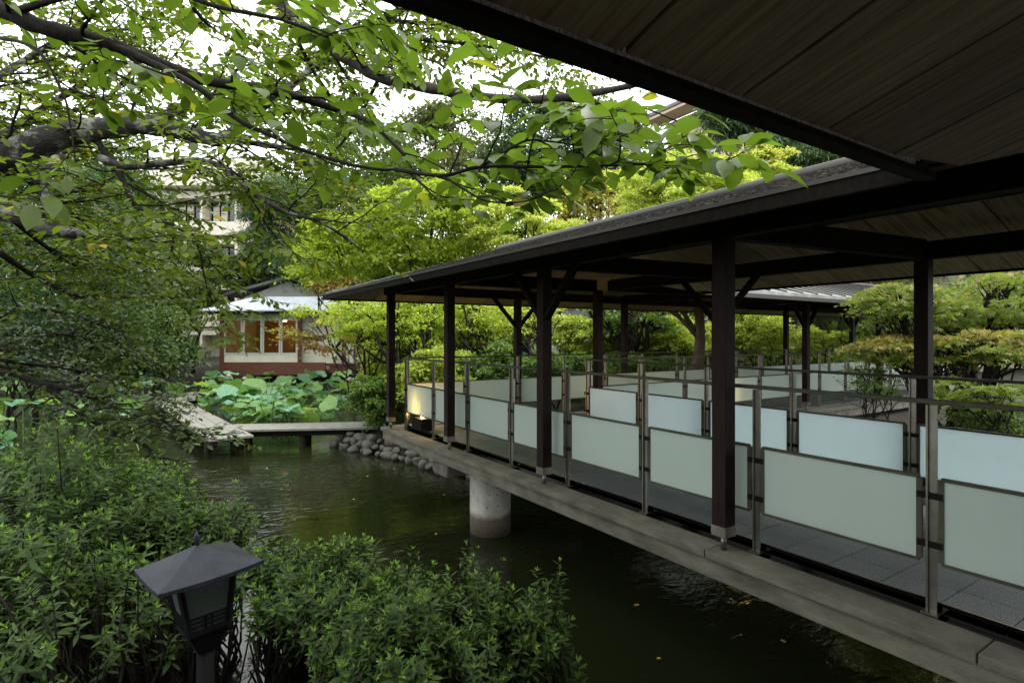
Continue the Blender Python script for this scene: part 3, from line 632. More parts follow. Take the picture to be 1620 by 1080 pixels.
# hotel at the left
D = 45
hot = thing('hotel_building', 'pale cream hotel block with window balconies seen high through the cherry leaves', 'building', (*RD(-25,50), .8))
h0, h1 = R_(150,D), R_(425,D)
mb = MB(); cb(mb, h0, h1, D+1.2, D+12, .5, Z_(300,D)); mb.build('wall', M['plaster2'], hot)
mb = MB(); cb(mb, h0-1, h1+.6, D-1.2, D+13, Z_(300,D)+.02, Z_(293,D)); cb(mb, h0, h1-.2, D-.2, D+12, Z_(293,D)+.02, Z_(250,D)); mb.build('roof', M['plaster'], hot)
for fl in range(4):
    zt = Z_(300,D)-.15-fl*3.62
    mb = MB(); cb(mb, h0-.3, h1+.2, D-.3, D+1.18, zt-3.5, zt-3.2); cb(mb, h0-.3, h1+.2, D-.3, D-.16, zt-3.19, zt-2.45); cb(mb, h0-.1, h1+.1, D-.1, D+1.18, zt-.55, zt); mb.build('balcony', M['plaster2'], hot)
    nb = 5; wq = (h1-h0)/nb
    for k in range(nb):
        a = h0+k*wq; o = MB(); cb(o, a+.1, a+.3, D-.08, D+1.18, zt-2.44, zt-.56); o.build('pilaster', M['plaster2'], hot)
        if zt-3 < 1: continue
        w_ = MB(); cb(w_, a+.4, a+wq-.1, D+1.08, D+1.19, zt-3.1, zt-.6); o = w_.build('window', M['window'], hot)
        w_ = MB()
        for u in (.0,.33,.66,1): xx = a+.45+u*(wq-.7); cb(w_, xx, xx+.08, D+1.0, D+1.07, zt-3.1, zt-.6)
        w_.build('frame', M['black'], o)
        w_ = MB()
        for u in (0, 1, 3): xx = a+.58+u*.33*(wq-.7)*.93; cb(w_, xx, xx+.5, D+1.2-.14, D+1.2-.12, zt-3.0, zt-1.0)
        w_.build('curtain', M['plaster'], o)
low = thing('low_white_wing', 'low white-roofed hotel wing glimpsed between pines above the pavilion', 'building', (*RD(-15,42), .8))
D = 40; mb = MB(); cb(mb, R_(380,D), R_(600,D), D, D+6, .5, Z_(432,D)); mb.build('wall', M['greywall'], low)
mb = MB(); cb(mb, R_(372,D), R_(610,D), D-.8, D+6.5, Z_(431,D), Z_(415,D)); mb.build('roof', M['plaster'], low)
# building at the right, above the walkway roof
rb = thing('beige_lodge', 'beige lodge with a deep sloping eave above the yellow-green maples, top right', 'building', (*RD(14,32), .8))
a = Vector((9.35, 38)); dr = Vector((.52,-.854)); nr = Vector((.854,.52))
def q(u, v): p = a+dr*u+nr*v; return RD(p.x, p.y)
def ub(mb, u0, u1, v0, v1, z0_, z1_):
    c4 = [q(u0,v0),q(u1,v0),q(u1,v1),q(u0,v1)]; return mb.hexa([(*c,z0_) for c in c4],[(*c,z1_) for c in c4])
ZR = CAMZ+14.5
mb = MB(); ub(mb, .6, 17, .9, 8, .5, ZR-.25); mb.build('wall', M['pinkwall'], rb)
mb = MB(); slab(mb, [(*q(-.3,-.6),ZR),(*q(18,-.6),ZR),(*q(18,4.5),ZR+1.9),(*q(-.3,4.5),ZR+1.9)], 0, .2); slab(mb, [(*q(-.3,4.5),ZR+1.9),(*q(18,4.5),ZR+1.9),(*q(18,9.5),ZR),(*q(-.3,9.5),ZR)], 0, .2); mb.build('roof', M['tileroof'], rb)
mb = MB(); ub(mb, -.2, 18, -.5, .9, ZR-.2, ZR-.02); mb.build('eave_boards', M['pinkwall'], rb)
for u in (4.2, 7.6, 11, 14.2):
    for z in (ZR-3.1, ZR-6.6, ZR-10.1):
        mb = MB(); ub(mb, u, u+2.0, .84, .89, z, z+2.0); o = mb.build('window', M['window'], rb)
        mb = MB(); ub(mb, u-.1, u+2.1, .74, .83, z-.1, z); ub(mb, u-.1, u+2.1, .74, .83, z+2.0, z+2.1); ub(mb, u+.95, u+1.05, .74, .83, z, z+2); mb.build('frame', M['pale_frame'], o)
mb = MB()
for k in range(9): ub(mb, 7.2, 16.8, -.1, -.04, ZR-6.9+k*.13, ZR-6.86+k*.13)
ub(mb, 7.2, 16.8, -.05, .88, ZR-7.1, ZR-6.95); mb.build('balcony', M['pinkwall'], rb)
gh = thing('grey_house', 'small grey garden building just visible behind maples at the left of the walkway columns', 'building', (*RD(3,25), .6))
D = 23; mb = MB(); cb(mb, R_(845,D), R_(960,D), D, D+4, .4, Z_(486,D)); mb.build('wall', M['greywall'], gh)
mb = MB(); cb(mb, R_(832,D), R_(975,D), D-.7, D+4.6, Z_(485,D), Z_(478,D)); mb.build('roof', M['tileroof'], gh)
mb = MB(); cb(mb, R_(884,D), R_(887,D), D-.08, D-.01, .5, Z_(487,D)); mb.build('downpipe', M['black'], gh)
# ------------------------------------------------------------------ vegetation
def wob(rng, a, b_, n=6, amp=.08):
    a = np.array(a, float); b_ = np.array(b_, float); Ln = np.linalg.norm(b_-a); t = np.linspace(0, 1, n)[:, None]
    p = a+(b_-a)*t; j = rng.normal(0, amp*Ln/2.5, (n, 3)); j[0] = 0; j[-1] = 0; return p+j*np.sin(np.pi*t)
def clump_leaves(rng, cen, nl, rc, flat, up=.9, droop=.25, outward=None, size=.1, svar=.3):
    n = len(cen); sc = rng.uniform(.6, 1.3, (n, 1, 1))
    off = rng.normal(0, .5, (n, nl, 3))*sc; rad = np.linalg.norm(off[:, :, :2], axis=2)
    off[:, :, 2] = off[:, :, 2]*flat-droop*rad**2
    pos = cen[:, None, :]+off*rc
    hd = off.copy(); hd[:, :, 2] = 0; xd = nrm(hd.reshape(-1, 3))*.7+rng.normal(0, .6, (n*nl, 3)); xd[:, 2] -= .25
    nd = rng.normal(0, .5, (n*nl, 3)); nd[:, 2] += up
    return pos.reshape(-1, 3), xd, nd, size*rng.uniform(1-svar, 1+svar, n*nl)
RH = rhomb_tpl(.55); NEED = rhomb_tpl(.13); MAP = maple_tpl(); LF = oval_tpl(.52); LFN = oval_tpl(.56, .13, .22); LW = leaf_tpl(.27, .1, .12)
def crown_tree(name, label, cat, px, py, d, rpx, rpy, m, ncl=70, nl=150, rc=None, flat=.35, size=None, base=None, group=None, bark='bark_dark', tpl=None, seed=None, up=.9, stems=1, lean=0, limbs=14, trunk=.09, depth=None, shell=.5, m2=None, frac2=.0, crown_name='crown', amp=.1):
    rng = np.random.default_rng(seed if seed is not None else int(px*7+py*3+d*11) % 99991)
    c = np.array(P(px, py, d)); k = d/F; rx, rz = rpx*k, rpy*k; ry = depth if depth else (rx+rz)/2*.9
    if size is None: size = max(.05, 6.2*k)
    if rc is None: rc = .26*(rx+rz)/2
    bp_ = PW(base[0], base[1], gz1(c[0], c[1])) if base and base[1] > HY else None
    bx, by = (c[0]+lean, c[1]) if base is None else tuple(P(base[0], HY, base[1] if base[1] < HY else d))[:2]
    bz = gz1(bx, by)
    dirs = nrm(rng.normal(0, 1, (ncl, 3))); rad = rng.uniform(shell, 1, (ncl, 1))**.8
    v = dirs*rad; cen = np.stack([c[0]+CS*v[:, 0]*rx+SN*v[:, 1]*ry, c[1]-SN*v[:, 0]*rx+CS*v[:, 1]*ry, c[2]+v[:, 2]*rz], 1)
    cen = cen[cen[:, 2] > bz+.1]
    g = np.array([gz1(x, y) for x, y in cen[:, :2]])
    # keep clear of the walkway and its roof
    x, y, z = cen.T
    inn = ((x > 2.2) & (x < 6.9) & (y < 9.7) & (z < 5.0)) | ((x > 2.2) & (x < 19) & (y > 5.0) & (y < 9.7) & (z < 5.0))
    cen = cen[~inn]
    if len(cen) == 0: print('EMPTY', label); return None
    t = thing(name, label, cat, (bx, by, bz), group)
    pos, xd, nd, sz = clump_leaves(rng, cen, nl, rc, flat, up, size=size)
    x, y, z = pos.T
    keep = ~(((x > 2.4) & (x < 6.7) & (y < 9.5) & (z < 4.1)) | ((x > 2.4) & (x < 19) & (y > 5.2) & (y < 9.5) & (z < 4.1))) & (z > .05)
    pos, xd, nd, sz = pos[keep], xd[keep], nd[keep], sz[keep]
    sel = rng.random(len(pos)) < frac2 if m2 else np.zeros(len(pos), bool)
    if m2:   # the second colour sits on the upper sprays
        hi = (pos[:, 2]-c[2])/rz; sel = (rng.random(len(pos)) < frac2*np.clip(.6+hi, .1, 1.4))
    tp = tpl or RH
    leaves(crown_name, tp, pos[~sel], xd[~sel], nd[~sel], sz[~sel], M[m], t)
    if m2 and sel.any(): leaves('tinted_sprays', tp, pos[sel], xd[sel], nd[sel], sz[sel], M[m2], t)
    mb = MB(); H = max(c[2]-bz, .3)
    pick = cen[rng.permutation(len(cen))[:limbs]]
    for s in range(stems):
        a = np.array([bx+rng.normal(0, .12 if stems > 1 else 0), by+rng.normal(0, .12 if stems > 1 else 0), bz-.15])
        top = c+np.array([rng.normal(0, rx*.3 if stems > 1 else rx*.08), rng.normal(0, rx*.3 if stems > 1 else 0), rz*.35])
        pts = wob(rng, a, top, 9, amp); r0 = trunk/(stems**.5); rr_ = np.linspace(r0, r0*.25, 9); rr_[0] *= 1.35
        mb.tube(pts, rr_, 8)
        for p in pick[s::stems]:
            i = int(np.clip(rng.integers(3, 8), 0, 7)); q0 = pts[i]
            w_ = wob(rng, q0, p, 6, .12); mb.tube(w_, np.linspace(rr_[i]*.6, .008+.1*rr_[i], 6), 5)
            for e in range(3):
                j = rng.integers(2, 5); e2 = p+rng.normal(0, rc*.9, 3)*np.array([1,1,.4]); mb.tube(wob(rng, w_[j], e2, 4, .15), [.3*rr_[i]+.004,.2*rr_[i]+.003,.004,.003], 4)
    mb.build('trunk' if 'tree' in name or name in ('maple','pine') else 'stems', M[bark], t)
    return t
G_BG = 'trees behind the pond'
ct = crown_tree
# far woodland as one mass
rng = np.random.default_rng(5)
wc = []
for k in range(420):
    px = rng.uniform(-500, 1800); d = rng.uniform(47, 58); y_top = 190 if px > 480 else 250
    if 200 < px < 450: y_top = 430; d += 12
    wc.append(P(px, rng.uniform(y_top, 540), d))
for k in range(200):
    px = rng.uniform(-600, 190); wc.append(P(px, rng.uniform(230, 560), rng.uniform(27, 33)))
for k in range(110):
    px = rng.uniform(600, 1010); wc.append(P(px, rng.uniform(400, 560), rng.uniform(27, 32)))
for k in range(160):
    px = rng.uniform(1000, 2100); wc.append(P(px, rng.uniform(260, 570), rng.uniform(24, 30)))
wc = np.array(wc); pos, xd, nd, sz = clump_leaves(rng, wc, 170, 2.4, .7, size=.42)
tag(npmesh('woodland', bake(RH[0], pos, xd, nd, sz), RH[1], 4, len(pos), M['broad'], loc=(0,0,0)), kind='stuff')
# left: dark evergreens
ct('evergreen_tree', 'dense dark evergreen tree at the far left edge behind the overhanging branches', 'tree', 60, 400, 17, 190, 150, 'evergreen', 130, 200, group=G_BG, flat=.55)
ct('evergreen_tree', 'dark evergreen tree left of the hotel, filling the gap above the lotus', 'tree', 120, 300, 24, 120, 110, 'evergreen', 90, 170, group=G_BG, flat=.55)
ct('broadleaf_tree', 'mid-green broadleaf tree immediately left of the tea pavilion', 'tree', 228, 460, 25, 78, 100, 'broad', 90, 190, group=G_BG, flat=.5)
ct('broadleaf_tree', 'bushy green tree on the far left bank below the dark evergreens', 'tree', 120, 500, 19, 150, 75, 'broad', 100, 170, group=G_BG, flat=.5)
ct('broadleaf_tree', 'green tree just behind the left end of the pavilion roof', 'tree', 305, 440, 29, 52, 52, 'broad', 60, 160, group=G_BG, flat=.4)
ct('broadleaf_tree', 'low tree hiding the foot of the hotel, right behind the pavilion roof', 'tree', 395, 428, 34, 55, 34, 'broad', 50, 160, group=G_BG, flat=.4)
ct('shrub', 'dark low shrub on the left bank beside the lotus leaves', 'shrub', 215, 560, 23, 110, 38, 'evergreen', 70, 150, group='shrubs on the far bank', flat=.6, stems=3)
ct('shrub', 'blue-grey shrub mass at the left edge above the lotus leaves', 'shrub', 20, 540, 16, 110, 55, 'bluegreen', 70, 150, group='shrubs on the far bank', flat=.6, stems=3)
# behind pavilion
ct('pine_tree', 'blue-green pine tree in front of the right end of the hotel', 'tree', 455, 350, 34, 60, 85, 'pine', 60, 420, rc=1.0, group=G_BG, flat=.4, tpl=NEED, size=.42, bark='bark')
ct('pine_tree', 'dark pine tree directly behind the pavilion ridge', 'tree', 510, 410, 32, 80, 45, 'pine', 46, 360, rc=.9, group=G_BG, flat=.4, tpl=NEED, size=.38, bark='bark')
ct('broadleaf_tree', 'loose green tree standing right of the pine, above the pavilion roof', 'tree', 560, 290, 30, 95, 110, 'broad', 90, 190, group=G_BG, flat=.4)
ct('broadleaf_tree', 'olive broadleaf tree at the centre behind the yellow maples', 'tree', 700, 250, 34, 100, 90, 'olive', 90, 190, group=G_BG, flat=.5)
ct('evergreen_tree', 'tall dark round-crowned evergreen behind the maples right of centre', 'tree', 880, 245, 31, 105, 90, 'evergreen', 110, 190, group=G_BG, flat=.5, bark='bark')
ct('evergreen_tree', 'brownish-topped tall tree under the end of the arching branch', 'tree', 965, 215, 33, 58, 62, 'olive', 70, 190, group=G_BG, flat=.5)
ct('maple', 'bright green maple right of the pavilion roof', 'tree', 560, 400, 22, 95, 80, 'maple', 110, 210, group='maples behind the walkway', flat=.18)
ct('maple', 'fresh green maple above the far end of the walkway roof', 'tree', 680, 345, 20, 105, 85, 'maple', 110, 230, group='maples behind the walkway', flat=.18)
ct('maple', 'pale yellow-green maple above the middle of the walkway roof', 'tree', 830, 360, 19, 85, 62, 'maple_y', 90, 230, group='maples behind the walkway', flat=.18)
ct('maple', 'orange-tinged maple behind the middle of the walkway roof', 'tree', 950, 320, 23, 75, 60, 'maple_o', 80, 200, group='maples behind the walkway', flat=.2, m2='maple_y', frac2=.5)
ct('maple', 'large yellow-green maple below the beige lodge', 'tree', 1085, 308, 18, 110, 66, 'maple_y', 120, 240, group='maples behind the walkway', flat=.18, m2='maple', frac2=.4)
ct('maple', 'yellow-green maple crown with peach tips beside the pines', 'tree', 1205, 262, 20, 50, 34, 'maple_y', 70, 200, group='maples behind the walkway', flat=.18, m2='maple_o', frac2=.25)
ct('pine_tree', 'pine with a straight brown trunk in front of the beige lodge', 'tree', 1172, 175, 24, 60, 38, 'pine', 40, 460, rc=.6, group=G_BG, flat=.35, tpl=NEED, size=.30, bark='bark_light', trunk=.17)
ct('pine_tree', 'lower spreading pine just above the walkway roof ridge', 'tree', 1262, 238, 22, 75, 34, 'pine', 44, 460, rc=.6, group=G_BG, flat=.35, tpl=NEED, size=.27, bark='bark_light', trunk=.14)
ct('maple', 'small reddish-brown maple leaning over the pavilion roof', 'tree', 560, 456, 20, 70, 22, 'maple_r', 46, 60, group='maples behind the walkway', flat=.12, m2='maple_y', frac2=.3, stems=2, trunk=.07, base=(600, 20))
ct('maple', 'slender maple with drooping bronze sprays across the pavilion wall', 'tree', 520, 520, 17, 95, 40, 'maple_r', 34, 70, flat=.10, m2='maple', frac2=.7, group='maples behind the walkway', stems=2, trunk=.05, base=(590, 17))
for (px, py, d, rx, ry, m_, m2_, lab, st) in [
    (592, 500, 14.5, 66, 45, 'maple', 'maple_y', 'many-stemmed green maple left of the last walkway column', 4),
    (650, 500, 13.5, 75, 50, 'maple', None, 'dark-stemmed green maple between the first two walkway columns', 4),
    (745, 505, 14, 80, 50, 'maple', 'maple_y', 'green maple with slanting dark stems behind the walkway corner', 4),
    (830, 500, 16, 70, 45, 'maple_y', 'maple', 'yellow-green maple behind the braced far column', 3)]:
    ct('maple', lab, 'tree', px, py, d, rx*1.15, ry*1.15, m_, 120, 52, rc=.30, shell=.15, group='maples beside the walkway corner', flat=.13, m2=m2_, frac2=.5, stems=st, trunk=.11, base=(px+35, d-1), amp=.2, tpl=RH, size=.085, limbs=24)
# bank shrubs
for (px, py, d, rx, ry, m_, lab) in [
    (600, 632, 12.6, 48, 44, 'fern', 'feathery light green shrub at the footbridge landing'),
    (618, 598, 15.5, 42, 32, 'maple', 'rounded light green shrub beside the lotus bed'),
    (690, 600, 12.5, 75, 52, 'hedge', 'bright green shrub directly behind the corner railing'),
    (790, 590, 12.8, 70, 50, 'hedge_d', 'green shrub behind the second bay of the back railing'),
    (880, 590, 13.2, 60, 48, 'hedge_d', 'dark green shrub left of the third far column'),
    (640, 560, 16, 70, 45, 'hedge', 'tall leafy shrub under the many-stemmed maples'),
    (930, 530, 15.5, 62, 36, 'hedge', 'clipped yellow-green cloud shrub beside the grey house'),
    (1050, 535, 16, 75, 42, 'hedge', 'broad yellow-green cloud shrub left of the thick pale trunk'),
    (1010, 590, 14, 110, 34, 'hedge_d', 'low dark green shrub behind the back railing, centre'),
    (1200, 525, 17, 80, 42, 'hedge', 'broad yellow-green cloud shrub right of the nearest column'),
    (1320, 540, 18, 75, 36, 'hedge', 'yellow-green cloud shrub behind the braced columns'),
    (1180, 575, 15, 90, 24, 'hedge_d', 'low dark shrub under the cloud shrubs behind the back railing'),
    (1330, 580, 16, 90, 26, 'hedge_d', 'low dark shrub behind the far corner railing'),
    (1440, 530, 20, 80, 55, 'broad', 'loose dark green shrub right of the notice column')]:
    ct('shrub', lab, 'shrub', px, py, d, rx, ry, m_, 90, 150, group='shrubs beside the walkway', flat=.3, stems=3, trunk=.05, size=.0055*d+.01, shell=.3, limbs=12)
ct('broadleaf_tree', 'green tree with dark forking boughs between two far columns', 'tree', 1000, 490, 14.5, 85, 42, 'hedge_d', 40, 110, group='trees behind the walkway', flat=.3, stems=1, trunk=.13, base=(1008, 14.5), amp=.25, limbs=26)
ct('broadleaf_tree', 'tree with a thick pale trunk left of the nearest column', 'tree', 1110, 430, 14, 100, 55, 'olive', 50, 120, group='trees behind the walkway', flat=.3, bark='bark_light', trunk=.20, base=(1100, 14), amp=.05)
ct('evergreen_tree', 'dark broad tree closing the view behind the right-hand columns', 'tree', 1290, 430, 22, 130, 70, 'olive', 90, 150, group='trees behind the walkway', flat=.4)
# courtyard maples on the right
ct('maple', 'courtyard maple whose peach-tipped spray hides the foot of the right column', 'tree', 1440, 552, 8.6, 95, 24, 'maple_court', 40, 95, rc=.28, group='maples in the courtyard', flat=.10, tpl=MAP, size=.062, m2='maple_tip', frac2=.75, trunk=.06, base=(1500, 8.2), stems=3, limbs=22, depth=.7, amp=.15)
ct('maple', 'courtyard maple with a peach-tipped spray reaching the right edge', 'tree', 1570, 545, 8.0, 80, 26, 'maple_court', 36, 95, rc=.28, group='maples in the courtyard', flat=.10, tpl=MAP, size=.062, m2='maple_tip', frac2=.6, trunk=.08, base=(1530, 8.6), stems=3, limbs=22, depth=.7, amp=.15)
ct('maple', 'dark green courtyard maple filling the opening right of the right column', 'tree', 1560, 475, 9.5, 130, 45, 'maple_court', 75, 120, rc=.36, group='maples in the courtyard', flat=.12, tpl=MAP, size=.07, m2='maple_tip', frac2=.12, trunk=.15, base=(1585, 9.8), stems=1, limbs=24, depth=1.4)
ct('maple', 'green courtyard maple in front of the branch walkway roof end', 'tree', 1420, 478, 8.8, 55, 30, 'maple_court', 34, 90, rc=.3, group='maples in the courtyard', flat=.12, tpl=MAP, size=.062, m2='maple_tip', frac2=.2, trunk=.07, base=(1470, 9.2), stems=2, limbs=18, depth=.7)
ct('maple', 'low green maple seedling above the white panel at the right', 'tree', 1545, 618, 7.4, 60, 24, 'maple_court', 20, 80, rc=.22, group='maples in the courtyard', flat=.12, tpl=MAP, size=.055, trunk=.03, stems=2, depth=.5)
ct('shrub', 'twiggy pale green seedling in front of the branch walkway', 'shrub', 1385, 600, 8.6, 45, 26, 'fern', 16, 28, rc=.2, flat=.3, tpl=MAP, size=.06, trunk=.03, stems=4, depth=.4, limbs=14)
ct('shrub', 'dark low shrub on the courtyard soil at the right edge', 'shrub', 1590, 660, 7.6, 70, 22, 'hedge_d', 30, 100, rc=.22, flat=.3, size=.05, stems=3, trunk=.03, depth=.6)
ct('broadleaf_tree', 'thick ivy-clad dark trunk among the courtyard maples', 'tree', 1520, 500, 11.5, 40, 60, 'hedge_d', 50, 90, rc=.25, flat=.8, size=.06, trunk=.22, depth=.45, base=(1520, 11.5), group='trees behind the walkway')
# ------------------------------------------------------------------ lotus
LT_, LFc = disc_tpl(14)
lm = {}
for key in ('lotus', 'lotus_b', 'lotus_y'):
    for v_ in range(2):
        me = bpy.data.meshes.new('lotus_leaf'); tt, ff = disc_tpl(14, .10+.09*v_); me.from_pydata(tt.tolist(), [], ff); me.polygons.foreach_set('use_smooth', [True]*len(ff)); me.materials.append(M[key]); lm[key, v_] = me
sb_ = MB(); sb_.tube([(0,0,-1),(.03,.02,-.5),(0,0,0)], .035, 5); sme = bpy.data.meshes.new('stalk'); sme.from_pydata(sb_.v, [], sb_.f); sme.materials.append(M['stem'])
ZONES = [('front', 13.7, 16, 318, 480, 48), ('middle', 15.5, 19.5, 255, 585, 88), ('back', 19.5, 24.6, 195, 600, 104), ('left', 12.5, 23, -60, 225, 58)]
txt = {'front': 'standing close behind the near footbridge', 'middle': 'in the middle of the lotus bed', 'back': 'in the back of the lotus bed below the pavilion', 'left': 'on the left side of the pond behind the overhanging branches'}
used = []
for zn, d0, d1, pa, pb, cnt in ZONES:
    tries = 0; c_ = 0
    while c_ < cnt and tries < 4000:
        tries += 1
        d = rnd.uniform(d0, d1); px = rnd.uniform(pa, pb); r = R_(px, d); x, y = RD(r, d)
        if pond_sd(np.array([x]), np.array([y]))[0] > -.3: continue
        # keep off the footbridges
        def segd(a, b_):
            a = Vector(RD(*a)); b_ = Vector(RD(*b_)); p = Vector((x, y)); t_ = max(0, min(1, (p-a).dot(b_-a)/(b_-a).length_squared)); return (p-a-(b_-a)*t_).length
        if min(segd((-2.7,13.35),(-6.5,12.9)), segd((-5.75,11.6),(-11.1,18.3)), segd((-10.9,18.5),(-11.6,21.2))) < .72: continue
        if zn != 'back' and px > 480 and rnd.random() < .55: continue
        h = rnd.uniform(.35, 1.0) if rnd.random() < .85 else rnd.uniform(.05, .3)
        R0 = rnd.uniform(.20, .35)
        if any((x-u[0])**2+(y-u[1])**2 < (.42*(R0+u[2]))**2 and abs(h-u[3]) < .10 for u in used): continue
        used.append((x, y, R0, h)); c_ += 1
        key = rnd.choices(['lotus','lotus_b','lotus_y'], [.55,.33,.12])[0]
        o = bpy.data.objects.new('lotus_leaf', lm[key, rnd.randrange(2)]); C.objects.link(o); o.location = (x, y, h)
        o.scale = (R0, R0, R0); o.rotation_euler = (rnd.gauss(.18, .28), rnd.gauss(0, .28), rnd.uniform(0, 6.28))
        col = {'lotus':'soft green','lotus_b':'blue-green','lotus_y':'yellowish'}[key]
        tag(o, f'{col} round lotus leaf {txt[zn]}', 'lotus leaf', 'lotus leaves standing in the pond')
        s_ = bpy.data.objects.new('stalk', sme); C.objects.link(s_); s_.parent = o; s_.scale = (1, 1, (h+.5)/R0*.9)
for px, py, d in ((362,597,17.5),(387,601,18),(553,603,16)):
    c = P(px, py, d); t = thing('lotus_flower', 'pale pink lotus bloom standing among the leaves, ' + {362:'left of the pavilion windows',387:'below the pavilion windows',553:'at the right end of the lotus bed'}[px], 'flower', c, 'lotus flowers')
    n = 12; an = np.arange(n)*2.4; el = np.linspace(.3, 1.2, n); xd = np.stack([np.cos(an)*np.cos(el), np.sin(an)*np.cos(el), np.sin(el)], 1); nd = np.stack([-np.cos(an)*np.sin(el), -np.sin(an)*np.sin(el), np.cos(el)], 1)
    leaves('petal', leaf_tpl(.6,.3,-.2), np.tile(np.array(c), (n,1)), xd, nd, np.full(n, .12), M['petal'], t, loc=None)
    MB().tube([(c.x,c.y,-.3),(c.x,c.y,c.z)], .012, 5).build('stalk', M['stem'], t)
# ------------------------------------------------------------------ cherry limbs
def grow(rng, limbs, s1, l1, s2, l2, s3, size, lr=.006, flatk=.35, droop=.0, f0=.12, keep=None, tipsize=.8):
    tubes = []; Lp, Lx, Ln, Ls = [], [], [], []
    def leaf(p, d_, side):
        x = d_*rng.uniform(.2,.8)+side*rng.uniform(.6,1.1)+rng.normal(0,.22,3); x[2] -= rng.uniform(0,.45)
        nn_ = np.array([0,0,1.0])+rng.normal(0,.27,3); Lp.append(p); Lx.append(x); Ln.append(nn_); Ls.append(size*rng.uniform(.6,1.2))
    def branch(p, d_, ln, r, lvl):
        n = 5; pts = [np.array(p)]; d_ = d_/np.linalg.norm(d_)
        for i in range(n):
            d_ = d_+rng.normal(0,.16,3)+np.array([0,0,-droop*.25+ (.04 if lvl==1 else 0)]); d_[2] *= .92; d_ /= np.linalg.norm(d_); pts.append(pts[-1]+d_*ln/n)
        pts = np.array(pts)
        if keep is not None and not keep(pts[-1]): return
        tubes.append((pts, np.linspace(r, max(r*.35, .0016), n+1), 5 if lvl == 1 else 4))
        if lvl == 1:
            m_ = max(2, int(ln/s2))
            for j in range(m_):
                f_ = (j+.6)/m_; sub(pts, f_, j, ln, r)
            along(pts, ln, .5)
        else: along(pts, ln, .08)
    def at(pts, f_):
        u = f_*(len(pts)-1); i = min(int(u), len(pts)-2); return pts[i]+(pts[i+1]-pts[i])*(u-i), (pts[i+1]-pts[i])/max(np.linalg.norm(pts[i+1]-pts[i]),1e-9)
    def sub(pts, f_, j, ln, r):
        p, d_ = at(pts, f_); s = np.cross(d_, [0,0,1.0]); s /= max(np.linalg.norm(s),1e-6)
        branch(p, d_*.7+s*(1 if j % 2 else -1)*rng.uniform(.5,1)+np.array([0,0,rng.normal(0,.22)]), l2*rng.uniform(.5,1.2)*(1-.45*f_), r*.45, 2)
    def along(pts, ln, start):
        k_ = max(2, int(ln*(1-start)/s3))
        for j in range(k_):
            f_ = start+(1-start)*(j+.5)/k_; p, d_ = at(pts, f_); s = np.cross(d_, [0,0,1.0]); s /= max(np.linalg.norm(s),1e-6); leaf(p, d_, s*(1 if j % 2 else -1))
        p, d_ = at(pts, .999); leaf(p, d_, d_*.6)
    for pts, r0, r1, dens in limbs:
        pts = np.array(pts); tubes.append((pts, np.linspace(r0, r1, len(pts)), 9))
        seg = np.linalg.norm(np.diff(pts, axis=0), axis=1).sum(); m_ = max(1, int(seg*dens/s1))
        for j in range(m_):
            f_ = f0+(1-f0)*(j+rng.uniform(.2,.8))/m_; p, d_ = at(pts, f_); s = np.cross(d_, [0,0,1.0]); s /= max(np.linalg.norm(s),1e-6)
            branch(p, d_*.55+s*(1 if j % 2 else -1)*rng.uniform(.5,1.1)+np.array([0,0,rng.normal(.05,flatk)]), l1*rng.uniform(.5,1.15), max(min(r0*.35, .02)*(1-.5*f_), .005), 1)
    return tubes, np.array(Lp), np.array(Lx), np.array(Ln), np.array(Ls)
def spline(pl, n=4):
    """pl: (px,py,d) control points -> smooth world points"""
    p = [np.array(P(*q_)) for q_ in pl]; out = []
    for i in range(len(p)-1):
        a = p[max(i-1,0)]; b_ = p[i]; c = p[i+1]; e = p[min(i+2,len(p)-1)]
        for k in range(n):
            t_ = k/n; out.append(.5*((2*b_)+(-a+c)*t_+(2*a-5*b_+4*c-e)*t_**2+(-a+3*b_-3*c+e)*t_**3))
    out.append(p[-1]); return out
def keepout(p): return not ((p[1] < 1.05) or (p[0] > 2.25 and p[1] < 9.7 and p[2] < 5.2))
def prune(Lp, dmin):
    dep = Lp[:,0]*SN+Lp[:,1]*CS; return (dep > dmin) & ~((Lp[:,1] < 1.0) | ((Lp[:,0] > 2.35) & (Lp[:,1] < 9.6) & (Lp[:,2] < 4.2)))
def limb_tree(name, label, limbs, trunk, m, tpl, dmin, seed, mlimb, mtwig, cat='tree', group=None, **kw):
    rng = np.random.default_rng(seed); base = trunk[0][0][0]
    t = thing(name, label, cat, (base[0], base[1], gz1(base[0], base[1])), group)
    tubes, Lp, Lx, Ln_, Ls = grow(rng, limbs, keep=keepout, **kw)
    k_ = prune(Lp, dmin); leaves('crown', tpl, Lp[k_], Lx[k_], Ln_[k_], Ls[k_], m, t)
    mb = MB(); tw = MB()
    for pts, rad in trunk: mb.tube(pts, rad, 14)
    nl = len(limbs); big = {id(x) for x in limbs}
    for pts, rad, n in tubes:
        if n == 9:
            r = np.random.default_rng(len(pts)); rad = rad*(1+.10*np.sin(np.arange(len(rad))*1.9)); (mb if rad[0] > .035 else tw).tube(pts, rad, 12 if rad[0] > .035 else 8)
        else: tw.tube(pts, rad, n, cap=False)
    mb.build('trunk', mlimb, t); tw.build('branches', mtwig, t); print(name, 'leaves', int(k_.sum())); return t
tb = P(-330, 600, 5.2); tbz = gz1(tb.x, tb.y)
tA = [tuple(np.array([tb.x, tb.y, tbz-.2])), tuple(P(-330, 480, 5.2)), tuple(P(-260, 380, 5.1)), tuple(P(-150, 300, 5))]
